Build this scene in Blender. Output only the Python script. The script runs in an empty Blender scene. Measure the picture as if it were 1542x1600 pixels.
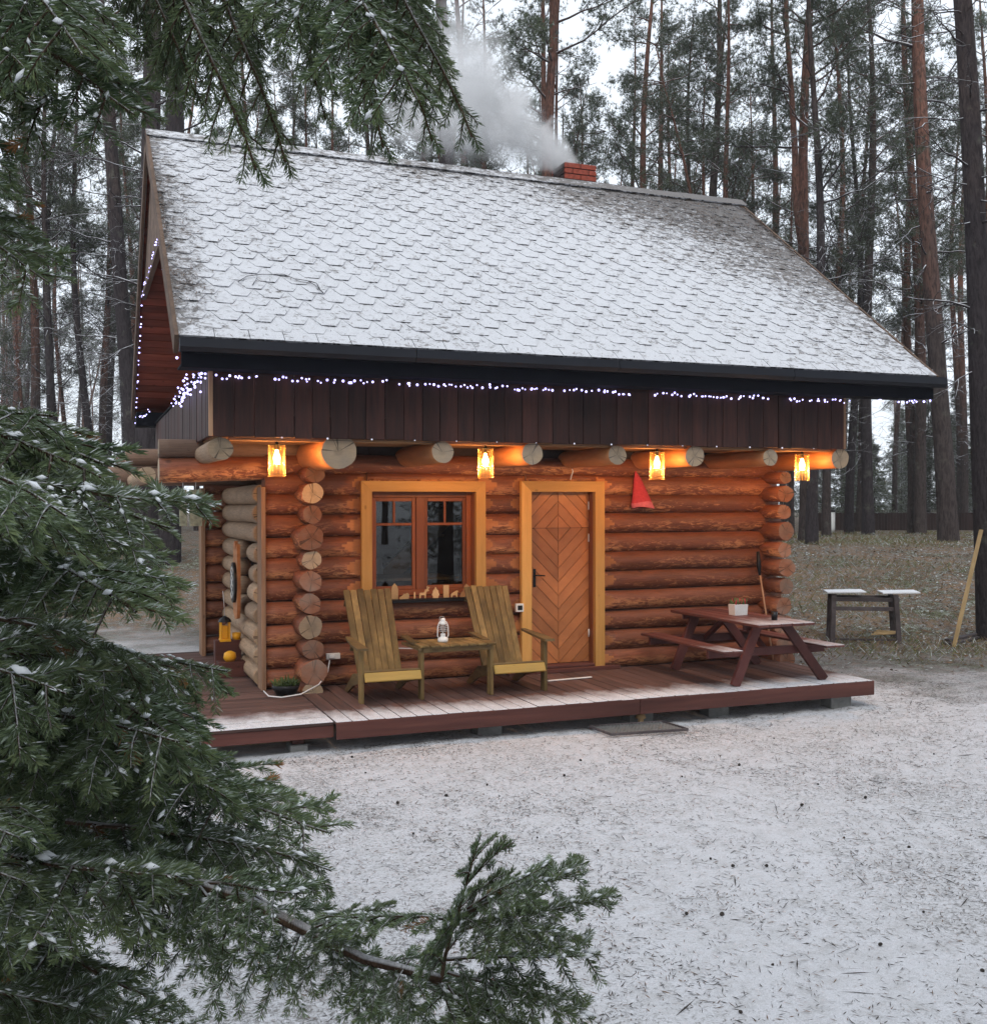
import bpy, math, random
import numpy as np
from mathutils import Vector, Matrix

SC = bpy.context.scene
COL = SC.collection
PI = math.pi
# ------------------------------------------------------------------ camera, world, sun, exposure
F, YAW, PITCH, ROLL = 1663.0, -21.384, -0.36, -0.153
CAM = Vector((-4.598, -10.744, 1.831))
cam = bpy.data.cameras.new('camera')
co = bpy.data.objects.new('camera', cam); COL.objects.link(co)
_y, _t, _r = map(math.radians, (YAW, PITCH, ROLL))
FW = Vector((-math.sin(_y) * math.cos(_t), math.cos(_y) * math.cos(_t), math.sin(_t)))
RT = Vector((math.cos(_y), math.sin(_y), 0)); UP = RT.cross(FW)
RT, UP = math.cos(_r) * RT + math.sin(_r) * UP, -math.sin(_r) * RT + math.cos(_r) * UP
M = Matrix((RT, UP, -FW)).transposed().to_4x4(); M.translation = CAM
co.matrix_world = M
cam.sensor_fit = 'HORIZONTAL'; cam.sensor_width = 36; cam.lens = 36 * F / 1542
cam.clip_start = .05; cam.clip_end = 600
SC.camera = co
wd = bpy.data.worlds.new('World'); SC.world = wd; wd.use_nodes = True
nt = wd.node_tree; bg = nt.nodes['Background']
sky = nt.nodes.new('ShaderNodeTexSky'); sky.sky_type = 'NISHITA'; sky.sun_disc = False
SUN_EL, SUN_AZ = math.radians(48), math.radians(200)
sky.sun_elevation = SUN_EL; sky.sun_rotation = SUN_AZ; sky.air_density = 1; sky.dust_density = 4
mx = nt.nodes.new('ShaderNodeMix'); mx.data_type = 'RGBA'; mx.inputs[0].default_value = .86
nt.links.new(sky.outputs[0], mx.inputs[6]); mx.inputs[7].default_value = (9.9, 10.7, 11.7, 1)   # closed cloud cover
nt.links.new(mx.outputs[2], bg.inputs[0]); bg.inputs[1].default_value = .1
sl = bpy.data.lights.new('sun', 'SUN'); sl.energy = 1.1; sl.angle = math.radians(30); sl.color = (1, .97, .93)
so = bpy.data.objects.new('sun', sl); COL.objects.link(so)
so.rotation_euler = (PI / 2 - SUN_EL, 0, PI - SUN_AZ)
SC.view_settings.view_transform = 'Standard'; SC.view_settings.look = 'None'
SC.view_settings.gamma = 1; SC.view_settings.exposure = 0.28; SC.view_settings.use_curve_mapping = False
SC.cycles.use_denoising = True; SC.cycles.max_bounces = 6; SC.cycles.diffuse_bounces = 3
SC.cycles.glossy_bounces = 2; SC.cycles.transmission_bounces = 3; SC.cycles.transparent_max_bounces = 12
SC.cycles.volume_bounces = 2; SC.cycles.sample_clamp_indirect = 4; SC.cycles.use_adaptive_sampling = True
SC.cycles.caustics_reflective = False; SC.cycles.caustics_refractive = False

def at(px, py, d=None, y=None, z=None, x=None):
    """a point of the place seen at this spot of the photograph, at depth d or on a plane"""
    r = FW + RT * ((px - 771) / F) - UP * ((py - 800) / F)
    s = d if d is not None else (y - CAM.y) / r.y if y is not None else (z - CAM.z) / r.z if z is not None else (x - CAM.x) / r.x
    return CAM + r * s

def sstep(a, b, v):
    t = np.clip((v - a) / (b - a), 0, 1); return t * t * (3 - 2 * t)
def ground_z(x, y):
    s = .5 * np.asarray(x) + .87 * np.asarray(y)
    return -.27 + 1.15 * sstep(5.0, 15.5, s) + .03 * np.sin(x * 1.3 + 1) * np.sin(y * 1.1) * sstep(2, 7, np.abs(s)) \
        - .02 * np.sin(x * .9) * np.cos(y * .7 + 2)
def gz(x, y): return float(ground_z(x, y))

# ------------------------------------------------------------------ mesh builder
class MB:
    def __init__(s): s.v = []; s.f = []; s.m = []; s.sm = []
    def add(s, vs, fs, mi=0, sm=False):
        o = len(s.v); s.v += [tuple(q) for q in vs]
        for q in fs: s.f.append(tuple(i + o for i in q)); s.m.append(mi); s.sm.append(sm)
    def box(s, a, b, mi=0, c=.004):
        """chamfered box"""
        a = list(a); b = list(b)
        for i in range(3):
            if a[i] > b[i]: a[i], b[i] = b[i], a[i]
        c = min(c, *(.3 * (b[i] - a[i]) for i in range(3)))
        ctr = Vector([(a[i] + b[i]) / 2 for i in range(3)]); h = [(b[i] - a[i]) / 2 for i in range(3)]
        s.obox(ctr, h, Matrix.Identity(3), mi, c)
    def obox(s, ctr, h, R, mi=0, c=.004):
        c = min(c, .3 * 2 * min(h))
        vs = []; idx = {}
        for sx in (-1, 1):
            for sy in (-1, 1):
                for sz in (-1, 1):
                    for ax in range(3):
                        q = [sx * (h[0] - c), sy * (h[1] - c), sz * (h[2] - c)]
                        q[ax] = (sx, sy, sz)[ax] * h[ax]
                        idx[(sx, sy, sz, ax)] = len(vs); vs.append(Vector(ctr) + R @ Vector(q))
        fs = []
        for ax in range(3):
            o1, o2 = [k for k in range(3) if k != ax]
            for sg in (-1, 1):
                q = []
                for (p, r) in ((-1, -1), (1, -1), (1, 1), (-1, 1)):
                    k = [0, 0, 0]; k[ax] = sg; k[o1] = p; k[o2] = r; q.append(idx[(*k, ax)])
                if (sg == 1) == (ax == 1): q.reverse()
                fs.append(q)
            for p in (-1, 1):
                for r in (-1, 1):
                    q = []
                    for sg, a2 in ((-1, o1), (1, o1), (1, o2), (-1, o2)):
                        k = [0, 0, 0]; k[ax] = sg; k[o1] = p; k[o2] = r; q.append(idx[(*k, a2)])
                    if (p * r == 1) != (ax == 1): pass
                    else: q.reverse()
                    fs.append(q)
        for sx in (-1, 1):
            for sy in (-1, 1):
                for sz in (-1, 1):
                    q = [idx[(sx, sy, sz, k)] for k in range(3)]
                    if sx * sy * sz < 0: q.reverse()
                    fs.append(q)
        s.add(vs, fs, mi)
    def bar(s, p, q, w, h, mi=0, up=(0, 0, 1), c=.003):
        p = Vector(p); q = Vector(q); d = (q - p); L = d.length; d.normalize()
        u = Vector(up); sd = d.cross(u)
        if sd.length < 1e-4: sd = d.cross(Vector((1, 0, 0)))
        sd.normalize(); u = sd.cross(d)
        s.obox((p + q) / 2, (L / 2, w / 2, h / 2), Matrix((d, sd, u)).transposed(), mi, c)
    def tube(s, pts, rad, n=6, mi=0, cap=True, sm=True, mcap=None):
        pts = [Vector(q) for q in pts]; k = len(pts)
        if not hasattr(rad, '__len__'): rad = [rad] * k
        d = (pts[1] - pts[0]).normalized(); a = d.orthogonal().normalized()
        vs = []
        for i, q in enumerate(pts):
            d = (pts[min(i + 1, k - 1)] - pts[max(i - 1, 0)]).normalized()
            a = (a - d * a.dot(d)).normalized(); b = d.cross(a)
            for j in range(n):
                t = 2 * PI * j / n; vs.append(q + (a * math.cos(t) + b * math.sin(t)) * rad[i])
        fs = [(i * n + j, i * n + (j + 1) % n, (i + 1) * n + (j + 1) % n, (i + 1) * n + j) for i in range(k - 1) for j in range(n)]
        s.add(vs, fs, mi, sm)
        if cap:
            o = len(s.v) - len(vs)
            for q in ([o + j for j in range(n)][::-1], [o + (k - 1) * n + j for j in range(n)]):
                s.f.append(tuple(q)); s.m.append(mi if mcap is None else mcap); s.sm.append(False)
    def lathe(s, prof, c=(0, 0, 0), n=16, mi=0, sm=True):
        vs = [(c[0] + r * math.cos(2 * PI * j / n), c[1] + r * math.sin(2 * PI * j / n), c[2] + z) for r, z in prof for j in range(n)]
        fs = [(i * n + j, i * n + (j + 1) % n, (i + 1) * n + (j + 1) % n, (i + 1) * n + j) for i in range(len(prof) - 1) for j in range(n)]
        s.add(vs, fs, mi, sm)
    def prism(s, poly, z0, z1, fn, mi=0, mside=None):
        """poly: 2D ring; fn(u, v, w) -> point"""
        n = len(poly)
        vs = [fn(u, v, z0) for u, v in poly] + [fn(u, v, z1) for u, v in poly]
        s.add(vs, [tuple(range(n))[::-1], tuple(range(n, 2 * n))], mi)
        o = len(s.v) - 2 * n
        for j in range(n):
            s.f.append((o + j, o + (j + 1) % n, o + n + (j + 1) % n, o + n + j)); s.m.append(mi if mside is None else mside); s.sm.append(False)
    def mesh(s, name, mats, origin=(0, 0, 0)):
        me = bpy.data.meshes.new(name)
        v = np.array(s.v, float) - np.array(origin, float)
        me.from_pydata(v.tolist(), [], s.f)
        me.polygons.foreach_set('material_index', s.m)
        me.polygons.foreach_set('use_smooth', s.sm)
        for m in mats: me.materials.append(m)
        me.update(); return me

def np_mesh(name, V, T, mats, mi=None, smooth=False):
    """triangles or quads straight from arrays"""
    k = T.shape[1]
    me = bpy.data.meshes.new(name)
    me.vertices.add(len(V)); me.vertices.foreach_set('co', V.astype(np.float32).ravel())
    me.loops.add(T.size); me.loops.foreach_set('vertex_index', T.astype(np.int32).ravel())
    me.polygons.add(len(T)); me.polygons.foreach_set('loop_start', np.arange(0, T.size, k, dtype=np.int32))
    me.polygons.foreach_set('loop_total', np.full(len(T), k, dtype=np.int32))
    if mi is not None: me.polygons.foreach_set('material_index', mi.astype(np.int32))
    me.polygons.foreach_set('use_smooth', np.full(len(T), smooth))
    for m in mats: me.materials.append(m)
    me.update(calc_edges=True); return me

WL = {}
def thing(name, label, cat, loc=(0, 0, 0), group=None):
    o = bpy.data.objects.new(name, None); COL.objects.link(o); o.location = loc; o.empty_display_size = .1
    o['label'] = label; o['category'] = cat
    if group: o['group'] = group
    WL[o.name] = Vector(loc); return o
def link(name, me, parent=None, loc=(0, 0, 0)):
    """loc is a world position; parents are never rotated when this is used"""
    o = bpy.data.objects.new(name, me); COL.objects.link(o)
    loc = Vector(loc); WL[o.name] = loc
    if parent is not None: o.parent = parent; o.location = loc - WL[parent.name]
    else: o.location = loc
    return o
def part(name, mb, mats, parent=None, label=None, origin=None):
    if not isinstance(mats, (list, tuple)): mats = [mats]
    if origin is None:
        a = np.array(mb.v); origin = (a.min(0) + a.max(0)) / 2
    o = link(name, mb.mesh(name, mats, origin), parent, origin)
    if label: o['label'] = label
    return o
def solo(name, mb, mats, label, cat, group=None, kind=None, origin=None):
    o = part(name, mb, mats, None, label, origin)
    if kind: o['kind'] = kind
    if cat: o['category'] = cat
    if group: o['group'] = group
    return o
def dup(root, loc=None, rot=None, scale=None, label=None, group=None):
    r = root.copy(); COL.objects.link(r)
    if loc is not None: r.location = loc
    if rot is not None: r.rotation_euler = rot
    if scale is not None: r.scale = scale
    if label: r['label'] = label
    if group: r['group'] = group
    for ch in list(root.children):
        c = ch.copy(); COL.objects.link(c); c.parent = r
        for g in ch.children:
            d = g.copy(); COL.objects.link(d); d.parent = c
    return r

# ------------------------------------------------------------------ materials
class NG:
    def __init__(s, name):
        s.m = bpy.data.materials.new(name); s.m.use_nodes = True; s.t = s.m.node_tree; s.n = s.t.nodes; s.b = s.n['Principled BSDF']
        s.out = s.n['Material Output']
    def lk(s, a, b): s.t.links.new(a, b)
    def tc(s, kind='Object', scale=(1, 1, 1), rnd=True, rot=(0, 0, 0)):
        if kind == 'World': v = s.n.new('ShaderNodeNewGeometry').outputs['Position']
        else:
            v = s.n.new('ShaderNodeTexCoord').outputs[kind]
            if rnd:
                oi = s.n.new('ShaderNodeObjectInfo'); m = s.math('MULTIPLY', oi.outputs['Random'], 37.3)
                a = s.n.new('ShaderNodeVectorMath'); a.operation = 'ADD'; s.lk(v, a.inputs[0]); s.lk(m, a.inputs[1]); v = a.outputs[0]
        mp = s.n.new('ShaderNodeMapping'); mp.inputs['Scale'].default_value = scale; mp.inputs['Rotation'].default_value = rot
        s.lk(v, mp.inputs[0]); return mp.outputs[0]
    def math(s, op, a, b=0., c=None, clamp=False):
        n = s.n.new('ShaderNodeMath'); n.operation = op; n.use_clamp = clamp
        for i, q in enumerate((a, b, c)):
            if q is None: continue
            if isinstance(q, (int, float)): n.inputs[i].default_value = q
            else: s.lk(q, n.inputs[i])
        return n.outputs[0]
    def noise(s, v, scale, detail=4, rough=.6, dist=0.):
        n = s.n.new('ShaderNodeTexNoise'); n.inputs['Scale'].default_value = scale; n.inputs['Detail'].default_value = detail
        n.inputs['Roughness'].default_value = rough; n.inputs['Distortion'].default_value = dist
        s.lk(v, n.inputs['Vector']); return n.outputs[0]
    def ramp(s, f, stops):
        n = s.n.new('ShaderNodeValToRGB'); e = n.color_ramp.elements
        while len(e) < len(stops): e.new(.5)
        for i, (p, c) in enumerate(stops):
            e[i].position = p; e[i].color = (c, c, c, 1) if isinstance(c, (int, float)) else (*c, 1)
        s.lk(f, n.inputs[0]); return n.outputs[0]
    def mix(s, f, a, b):
        n = s.n.new('ShaderNodeMix'); n.data_type = 'RGBA'
        for i, q in ((0, f), (6, a), (7, b)):
            if isinstance(q, (int, float)): n.inputs[i].default_value = q
            elif isinstance(q, tuple): n.inputs[i].default_value = (*q, 1)
            else: s.lk(q, n.inputs[i])
        return n.outputs[2]
    def xyz(s, v):
        n = s.n.new('ShaderNodeSeparateXYZ'); s.lk(v, n.inputs[0]); return n.outputs
    def nrm(s): return s.xyz(s.n.new('ShaderNodeNewGeometry').outputs['Normal'])
    def rnd(s): return s.n.new('ShaderNodeObjectInfo').outputs['Random']
    def bump(s, h, strength=.5, dist=.01):
        n = s.n.new('ShaderNodeBump'); n.inputs['Strength'].default_value = strength; n.inputs['Distance'].default_value = dist
        s.lk(h, n.inputs['Height']); s.lk(n.outputs[0], s.b.inputs['Normal'])
    def col(s, c, rough=.7, spec=.3):
        if isinstance(c, tuple): s.b.inputs['Base Color'].default_value = (*c, 1)
        else: s.lk(c, s.b.inputs['Base Color'])
        if isinstance(rough, (int, float)): s.b.inputs['Roughness'].default_value = rough
        else: s.lk(rough, s.b.inputs['Roughness'])
        s.b.inputs['Specular IOR Level'].default_value = spec; return s.m

SNOW = (.80, .82, .86)
def m_wood(name, c1, c2, stretch=(1, 14, 14), sc=3, rough=.7, knots=True, bump=.25, var=.35, snow=None, spec=.25):
    """wood with grain along one local axis; snow = (world axis 'y', edge value, width) adds a blown-in dusting"""
    g = NG(name); v = g.tc('Object', stretch)
    n1 = g.noise(v, sc, 5, .65, .4); n2 = g.noise(g.tc('Object', tuple(q * .35 for q in stretch)), sc * .5, 3)
    c = g.mix(g.ramp(n1, [(.3, 0), (.72, 1)]), c1, c2)
    dark = g.ramp(n2, [(.35, 1 - var), (.65, 1)])
    c = g.mix(1., c, c); mm = g.n.new('ShaderNodeMix'); mm.data_type = 'RGBA'; mm.blend_type = 'MULTIPLY'; mm.inputs[0].default_value = 1
    g.lk(c, mm.inputs[6]); g.lk(dark, mm.inputs[7]); c = mm.outputs[2]
    rr = g.math('MULTIPLY_ADD', g.rnd(), .5, .75)
    mm = g.n.new('ShaderNodeMix'); mm.data_type = 'RGBA'; mm.blend_type = 'MULTIPLY'; mm.inputs[0].default_value = 1
    g.lk(c, mm.inputs[6]); g.lk(rr, mm.inputs[7]); c = mm.outputs[2]
    if knots:
        vo = g.n.new('ShaderNodeTexVoronoi'); vo.inputs['Scale'].default_value = 3.2
        g.lk(g.tc('Object', tuple(1 + .12 * q for q in stretch)), vo.inputs['Vector'])
        c = g.mix(g.ramp(vo.outputs['Distance'], [(.05, .8), (.1, 0)]), c, tuple(q * .35 for q in c1))
    if snow:
        p = g.xyz(g.n.new('ShaderNodeNewGeometry').outputs['Position']); ax, e, w = snow
        k = g.math('DIVIDE', g.math('SUBTRACT', e, p[{'x': 0, 'y': 1, 'z': 2}[ax]]), w)
        nz = g.noise(g.tc('World', (1, .6, 1)), 5, 6, .7)
        k = g.math('ADD', k, g.math('MULTIPLY_ADD', nz, 1.8, -.9))
        k = g.math('MULTIPLY', g.math('MULTIPLY', k, 1, None, True), g.math('GREATER_THAN', g.nrm()[2], .7))
        fine = g.ramp(g.noise(g.tc('World'), 90, 3, .7), [(.3, .45), (.55, 1)])
        c = g.mix(g.math('MULTIPLY', k, g.math('MULTIPLY', fine, .92)), c, (.74, .77, .82))
    g.bump(n1, bump, .004)
    return g.col(c, rough, spec)

def m_log(name, base, hi, pale=False):
    """peeled log, grain along local X or Y (scaled both), scraped pale patches low on the face"""
    g = NG(name); ob = g.tc('Object', (1, 1, 1)); sx = g.tc('Object', (2.2, 2.2, 9)); 
    n1 = g.noise(g.tc('Object', (1.6, 1.6, 22)), 3, 6, .7, .3)
    n2 = g.noise(sx, 3.4, 6, .72, 1.2)
    nz = g.nrm()[2]
    low = g.ramp(g.math('MULTIPLY_ADD', nz, -.5, .5), [(.42, .0), (.62, 1)])
    vary = g.math('ADD', g.math('MULTIPLY', g.noise(g.tc('Object', (1, 1, .5)), 1.1, 3), .34), g.math('MULTIPLY', g.rnd(), .10))
    low = g.ramp(g.math('ADD', g.math('MULTIPLY_ADD', nz, -.5, .5), g.math('MULTIPLY_ADD', g.noise(g.tc('Object', (.6, .6, 1)), 2.6, 3), .9, -.45)), [(.38, .0), (.75, 1)])
    patch = g.math('MULTIPLY', g.ramp(g.math('ADD', n2, g.math('SUBTRACT', vary, .22)), [(.50, 0), (.56, 1)]), low)
    c_kn = g.n.new('ShaderNodeTexVoronoi'); c_kn.inputs['Scale'].default_value = 2.4; g.lk(g.tc('Object', (1, 1, 1)), c_kn.inputs['Vector'])
    c = g.mix(g.ramp(n1, [(.3, 0), (.75, 1)]), tuple(q * .62 for q in base), base)
    c = g.mix(g.math('MULTIPLY', patch, .0 if pale else .85), c, hi)
    c = g.mix(g.ramp(g.noise(sx, 1.2, 2), [(.35, .45), (.6, 0)]), c, tuple(q * .45 for q in base))
    rr = g.math('MULTIPLY_ADD', g.rnd(), .45, .78)
    mm = g.n.new('ShaderNodeMix'); mm.data_type = 'RGBA'; mm.blend_type = 'MULTIPLY'; mm.inputs[0].default_value = 1
    g.lk(c, mm.inputs[6]); g.lk(rr, mm.inputs[7]); c = mm.outputs[2]
    c = g.mix(g.ramp(c_kn.outputs['Distance'], [(.05, .85), (.10, 0)]), c, tuple(q * .25 for q in base))
    # drying checks along the log
    ck = g.ramp(g.noise(g.tc('Object', (.9, .9, 30)), 2.2, 3, .5, .8), [(.485, 0), (.5, 1), (.515, 0)])
    c = g.mix(g.math('MULTIPLY', ck, .8), c, tuple(q * .22 for q in base))
    g.bump(g.math('ADD', n1, g.math('MULTIPLY', n2, .8)), .5, .012)
    return g.col(c, .5 if not pale else .75, .35)

def m_logend(name, c1, c2):
    g = NG(name); v = g.tc('Object', (1, 1, 1), False); p = g.xyz(v)
    nn = g.noise(v, 6, 3)
    r = g.math('SQRT', g.math('ADD', g.math('MULTIPLY', p[0], p[0]), g.math('MULTIPLY', p[2], p[2])))
    r = g.math('MULTIPLY_ADD', nn, .03, r)
    ring = g.math('MULTIPLY_ADD', g.math('SINE', g.math('MULTIPLY', r, 520)), .5, .5)
    c = g.mix(g.math('MULTIPLY', ring, .45), c1, c2)
    c = g.mix(g.ramp(g.math('ADD', r, g.math('MULTIPLY', g.rnd(), .03)), [(.06, .55), (.085, 0)]), c, tuple(q * .5 for q in c1))
    rw = g.math('SUBTRACT', g.math('MULTIPLY', r, .09), g.math('ABSOLUTE', g.math('ADD', p[0], g.math('MULTIPLY', g.math('SINE', g.math('MULTIPLY', g.rnd(), 40)), p[2]))))
    crack = g.math('MULTIPLY', g.math('GREATER_THAN', g.math('MULTIPLY_ADD', r, -.10, g.math('ADD', rw, .004)), 0), g.math('GREATER_THAN', p[2], 0))
    c = g.mix(g.math('MULTIPLY', crack, .6), c, (.02, .012, .01))
    an = g.math('ARCTAN2', p[0], p[2])
    for kk, ph in ((3, 1.), (5, 2.3)):
        ck = g.math('GREATER_THAN', g.math('ADD', g.math('SINE', g.math('ADD', g.math('MULTIPLY', an, kk / 2), g.math('MULTIPLY', g.rnd(), 50 * ph))), g.math('MULTIPLY', nn, .012)), .9985 if kk == 3 else .9992)
        c = g.mix(g.math('MULTIPLY', ck, g.math('MULTIPLY', g.ramp(r, [(.015, 0), (.03, .8)]), 1.)), c, (.03, .018, .012))
    c = g.mix(g.ramp(g.noise(g.tc('Object', (1, 1, 6)), 14, 4, .7), [(.45, 0), (.7, .45)]), c, tuple(q * .55 for q in c1))
    c = g.mix(g.ramp(g.noise(g.tc('Object'), 3.5, 3), [(.4, 0), (.65, .5)]), c, (.24, .21, .18))
    rr = g.math('MULTIPLY_ADD', g.rnd(), .7, .6)
    mm = g.n.new('ShaderNodeMix'); mm.data_type = 'RGBA'; mm.blend_type = 'MULTIPLY'; mm.inputs[0].default_value = 1
    g.lk(c, mm.inputs[6]); g.lk(rr, mm.inputs[7]); c = mm.outputs[2]
    g.bump(ring, .3, .003); return g.col(c, .8, .2)

def m_plain(name, c, rough=.6, var=.25, sc=30, metal=0., spec=.3, bump=.15):
    g = NG(name); n = g.noise(g.tc('Object'), sc, 4)
    k = g.mix(g.ramp(n, [(.3, 0), (.7, 1)]), tuple(q * (1 - var) for q in c), c); g.bump(n, bump, .004)
    g.b.inputs['Metallic'].default_value = metal; return g.col(k, rough, spec)
def m_emit(name, c, s):
    g = NG(name); e = g.n.new('ShaderNodeEmission'); e.inputs[0].default_value = (*c, 1); e.inputs[1].default_value = s
    g.lk(e.outputs[0], g.out.inputs[0]); return g.m
def m_glass(name, tint, gloss_rough, fac, gl=(1, 1, 1)):
    g = NG(name); t = g.n.new('ShaderNodeBsdfTransparent'); t.inputs[0].default_value = (*tint, 1)
    s = g.n.new('ShaderNodeBsdfGlossy'); s.inputs['Roughness'].default_value = gloss_rough; s.inputs[0].default_value = (*gl, 1)
    f = g.n.new('ShaderNodeFresnel'); f.inputs[0].default_value = 1.5
    mxs = g.n.new('ShaderNodeMixShader'); g.lk(g.math('MULTIPLY_ADD', f.outputs[0], 1., fac, True), mxs.inputs[0])
    g.lk(t.outputs[0], mxs.inputs[1]); g.lk(s.outputs[0], mxs.inputs[2]); g.lk(mxs.outputs[0], g.out.inputs[0]); return g.m

def m_lampglass(name):
    g = NG(name); t = g.n.new('ShaderNodeBsdfTransparent'); t.inputs[0].default_value = (1, .93, .8, 1)
    d = g.n.new('ShaderNodeBsdfTranslucent'); d.inputs[0].default_value = (1, .62, .25, 1)
    s = g.n.new('ShaderNodeBsdfGlossy'); s.inputs['Roughness'].default_value = .12
    lw = g.n.new('ShaderNodeLayerWeight'); lw.inputs[0].default_value = .35
    a = g.n.new('ShaderNodeMixShader'); g.lk(g.math('MULTIPLY_ADD', g.math('POWER', lw.outputs['Facing'], 2.5), .30, .006), a.inputs[0]); g.lk(t.outputs[0], a.inputs[1]); g.lk(d.outputs[0], a.inputs[2])
    b = g.n.new('ShaderNodeMixShader'); b.inputs[0].default_value = .04; g.lk(a.outputs[0], b.inputs[1]); g.lk(s.outputs[0], b.inputs[2]); g.lk(b.outputs[0], g.out.inputs[0]); return g.m

def m_bark(name, low, high, h0, h1, snow=.5, axis_split=True):
    g = NG(name); ob = g.n.new('ShaderNodeTexCoord').outputs['Object']; z = g.xyz(ob)[2]
    n = g.noise(g.tc('Object', (1, 1, .22)), 26, 5, .7, .6); n2 = g.noise(g.tc('Object', (1, 1, .35)), 2.2, 3)
    k = g.math('ADD', g.math('DIVIDE', g.math('SUBTRACT', z, h0), h1 - h0), g.math('MULTIPLY_ADD', n2, 1.6, -.8), None, True)
    c = g.mix(k, low, high)
    c = g.mix(g.ramp(n, [(.38, .8), (.58, 0)]), c, tuple(q * .3 for q in low))
    c = g.mix(g.ramp(g.noise(g.tc('Object'), 3.5, 4), [(.6, 0), (.72, .35)]), c, (.16, .17, .13))
    if snow:
        sn = g.math('MULTIPLY', g.ramp(g.nrm()[2], [(.35, 0), (.7, 1)]), g.ramp(g.noise(g.tc('Object'), 5, 3), [(.35, 0), (.5, snow)]))
        c = g.mix(sn, c, SNOW)
    g.bump(n, .9, .03); return g.col(c, .9, .1)

def m_needle(name, c1, c2, trans=.25):
    g = NG(name)
    n = g.noise(g.tc('Object'), 2.3, 3); n2 = g.noise(g.tc('Object'), 60, 2)
    c = g.mix(g.ramp(n, [(.35, 0), (.65, 1)]), c1, c2); c = g.mix(g.ramp(n2, [(.3, .5), (.6, 0)]), c, tuple(q * .5 for q in c1))
    rr = g.math('MULTIPLY_ADD', g.rnd(), .6, .7)
    mm = g.n.new('ShaderNodeMix'); mm.data_type = 'RGBA'; mm.blend_type = 'MULTIPLY'; mm.inputs[0].default_value = 1
    g.lk(c, mm.inputs[6]); g.lk(rr, mm.inputs[7]); g.col(mm.outputs[2], .5, .35)
    t = g.n.new('ShaderNodeBsdfTranslucent'); g.lk(mm.outputs[2], t.inputs[0])
    mxs = g.n.new('ShaderNodeMixShader'); mxs.inputs[0].default_value = trans
    g.lk(g.b.outputs[0], mxs.inputs[1]); g.lk(t.outputs[0], mxs.inputs[2]); g.lk(mxs.outputs[0], g.out.inputs[0]); return g.m

MT = {}
MT['log'] = m_log('wall_log', (.265, .090, .046), (.68, .32, .14))
MT['log_pale'] = m_log('pale_log', (.50, .335, .21), (.5, .3, .15), True)
MT['log_grey'] = m_log('weathered_log', (.27, .17, .12), (.4, .25, .16), True)
MT['end'] = m_logend('log_end', (.42, .31, .20), (.30, .21, .14))
MT['end_warm'] = m_logend('corner_log_end', (.27, .12, .07), (.18, .075, .045))
MT['cut'] = m_wood('planed_wood', (.42, .16, .06), (.54, .23, .09), (2, 2, 10), 2, .6, False, .15)
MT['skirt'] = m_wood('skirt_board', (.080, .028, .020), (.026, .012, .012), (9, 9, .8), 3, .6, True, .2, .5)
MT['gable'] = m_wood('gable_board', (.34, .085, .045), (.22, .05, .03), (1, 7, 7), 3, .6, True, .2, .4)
MT['soffit'] = m_wood('soffit_wood', (.5, .27, .12), (.36, .18, .08), (1, 10, 10), 2, .6)
MT['rake'] = m_wood('rake_wood', (.20, .13, .09), (.12, .08, .06), (8, 1, 8), 3, .8)
MT['trim'] = m_wood('trim_vertical', (.72, .40, .12), (.60, .31, .085), (9, 9, .7), 3, .5, True, .15, .18)
MT['trimh'] = m_wood('trim_horizontal', (.72, .40, .12), (.60, .31, .085), (.7, 9, 9), 3, .5, True, .15, .18)
MT['trimdark'] = m_wood('corner_trim', (.42, .25, .15), (.28, .16, .10), (9, 9, .7), 3, .8)
MT['frame'] = m_wood('window_frame', (.32, .10, .04), (.25, .08, .03), (6, 6, 1), 3, .4, False, .1, .2)
MT['doorwood'] = m_wood('door_plank', (.52, .205, .07), (.42, .15, .05), (3, 3, 3), 3.5, .42, False, .1, .25, spec=.4)
MT['deck'] = m_wood('deck_board', (.17, .095, .078), (.09, .052, .047), (10, .8, 10), 3, .65, True, .2, .4, ('y', -1.33, .42))
MT['deckx'] = m_wood('side_deck_board', (.16, .09, .075), (.085, .05, .045), (.8, 10, 10), 3, .65, True, .2, .4, ('y', -1.2, .5))
MT['fascia'] = m_wood('deck_fascia', (.15, .055, .042), (.10, .036, .03), (.6, 9, 9), 3, .6, True, .2, .4)
MT['chair'] = m_wood('chair_wood', (.31, .20, .075), (.17, .11, .045), (8, 8, .7), 3, .75, True, .3, .55)
MT['chairh'] = m_wood('chair_rail', (.22, .145, .06), (.13, .085, .04), (2, 2, 9), 3, .6, True, .2, .4)
MT['chairy'] = m_wood('chair_front', (.50, .32, .085), (.40, .25, .065), (.7, 9, 9), 3, .5, True, .15, .2)
MT['picnic'] = m_wood('picnic_wood', (.12, .040, .034), (.09, .028, .026), (4, 4, 4), 3, .5, False, .15, .3)
MT['picnictop'] = m_wood('picnic_top', (.17, .06, .048), (.10, .038, .034), (9, .8, 9), 3, .5, False, .15, .3, ('y', -1.35, .9))
MT['saw'] = m_wood('old_wood', (.12, .10, .10), (.07, .06, .065), (4, 4, 4), 3, .8)
MT['plank'] = m_wood('fresh_plank', (.62, .44, .22), (.5, .34, .16), (4, 4, 1), 3, .7)
MT['fence'] = m_wood('fence_board', (.055, .032, .028), (.035, .022, .02), (6, 6, 1), 2, .8)
MT['gutter'] = m_plain('gutter_metal', (.009, .011, .018), .45, .3, 3, .0, .25)
MT['eave'] = m_plain('dark_eave_paint', (.006, .007, .012), .8, .3, 5, 0, .1)
MT['black'] = m_plain('black_iron', (.012, .012, .014), .4, .2, 30, .3)
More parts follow.
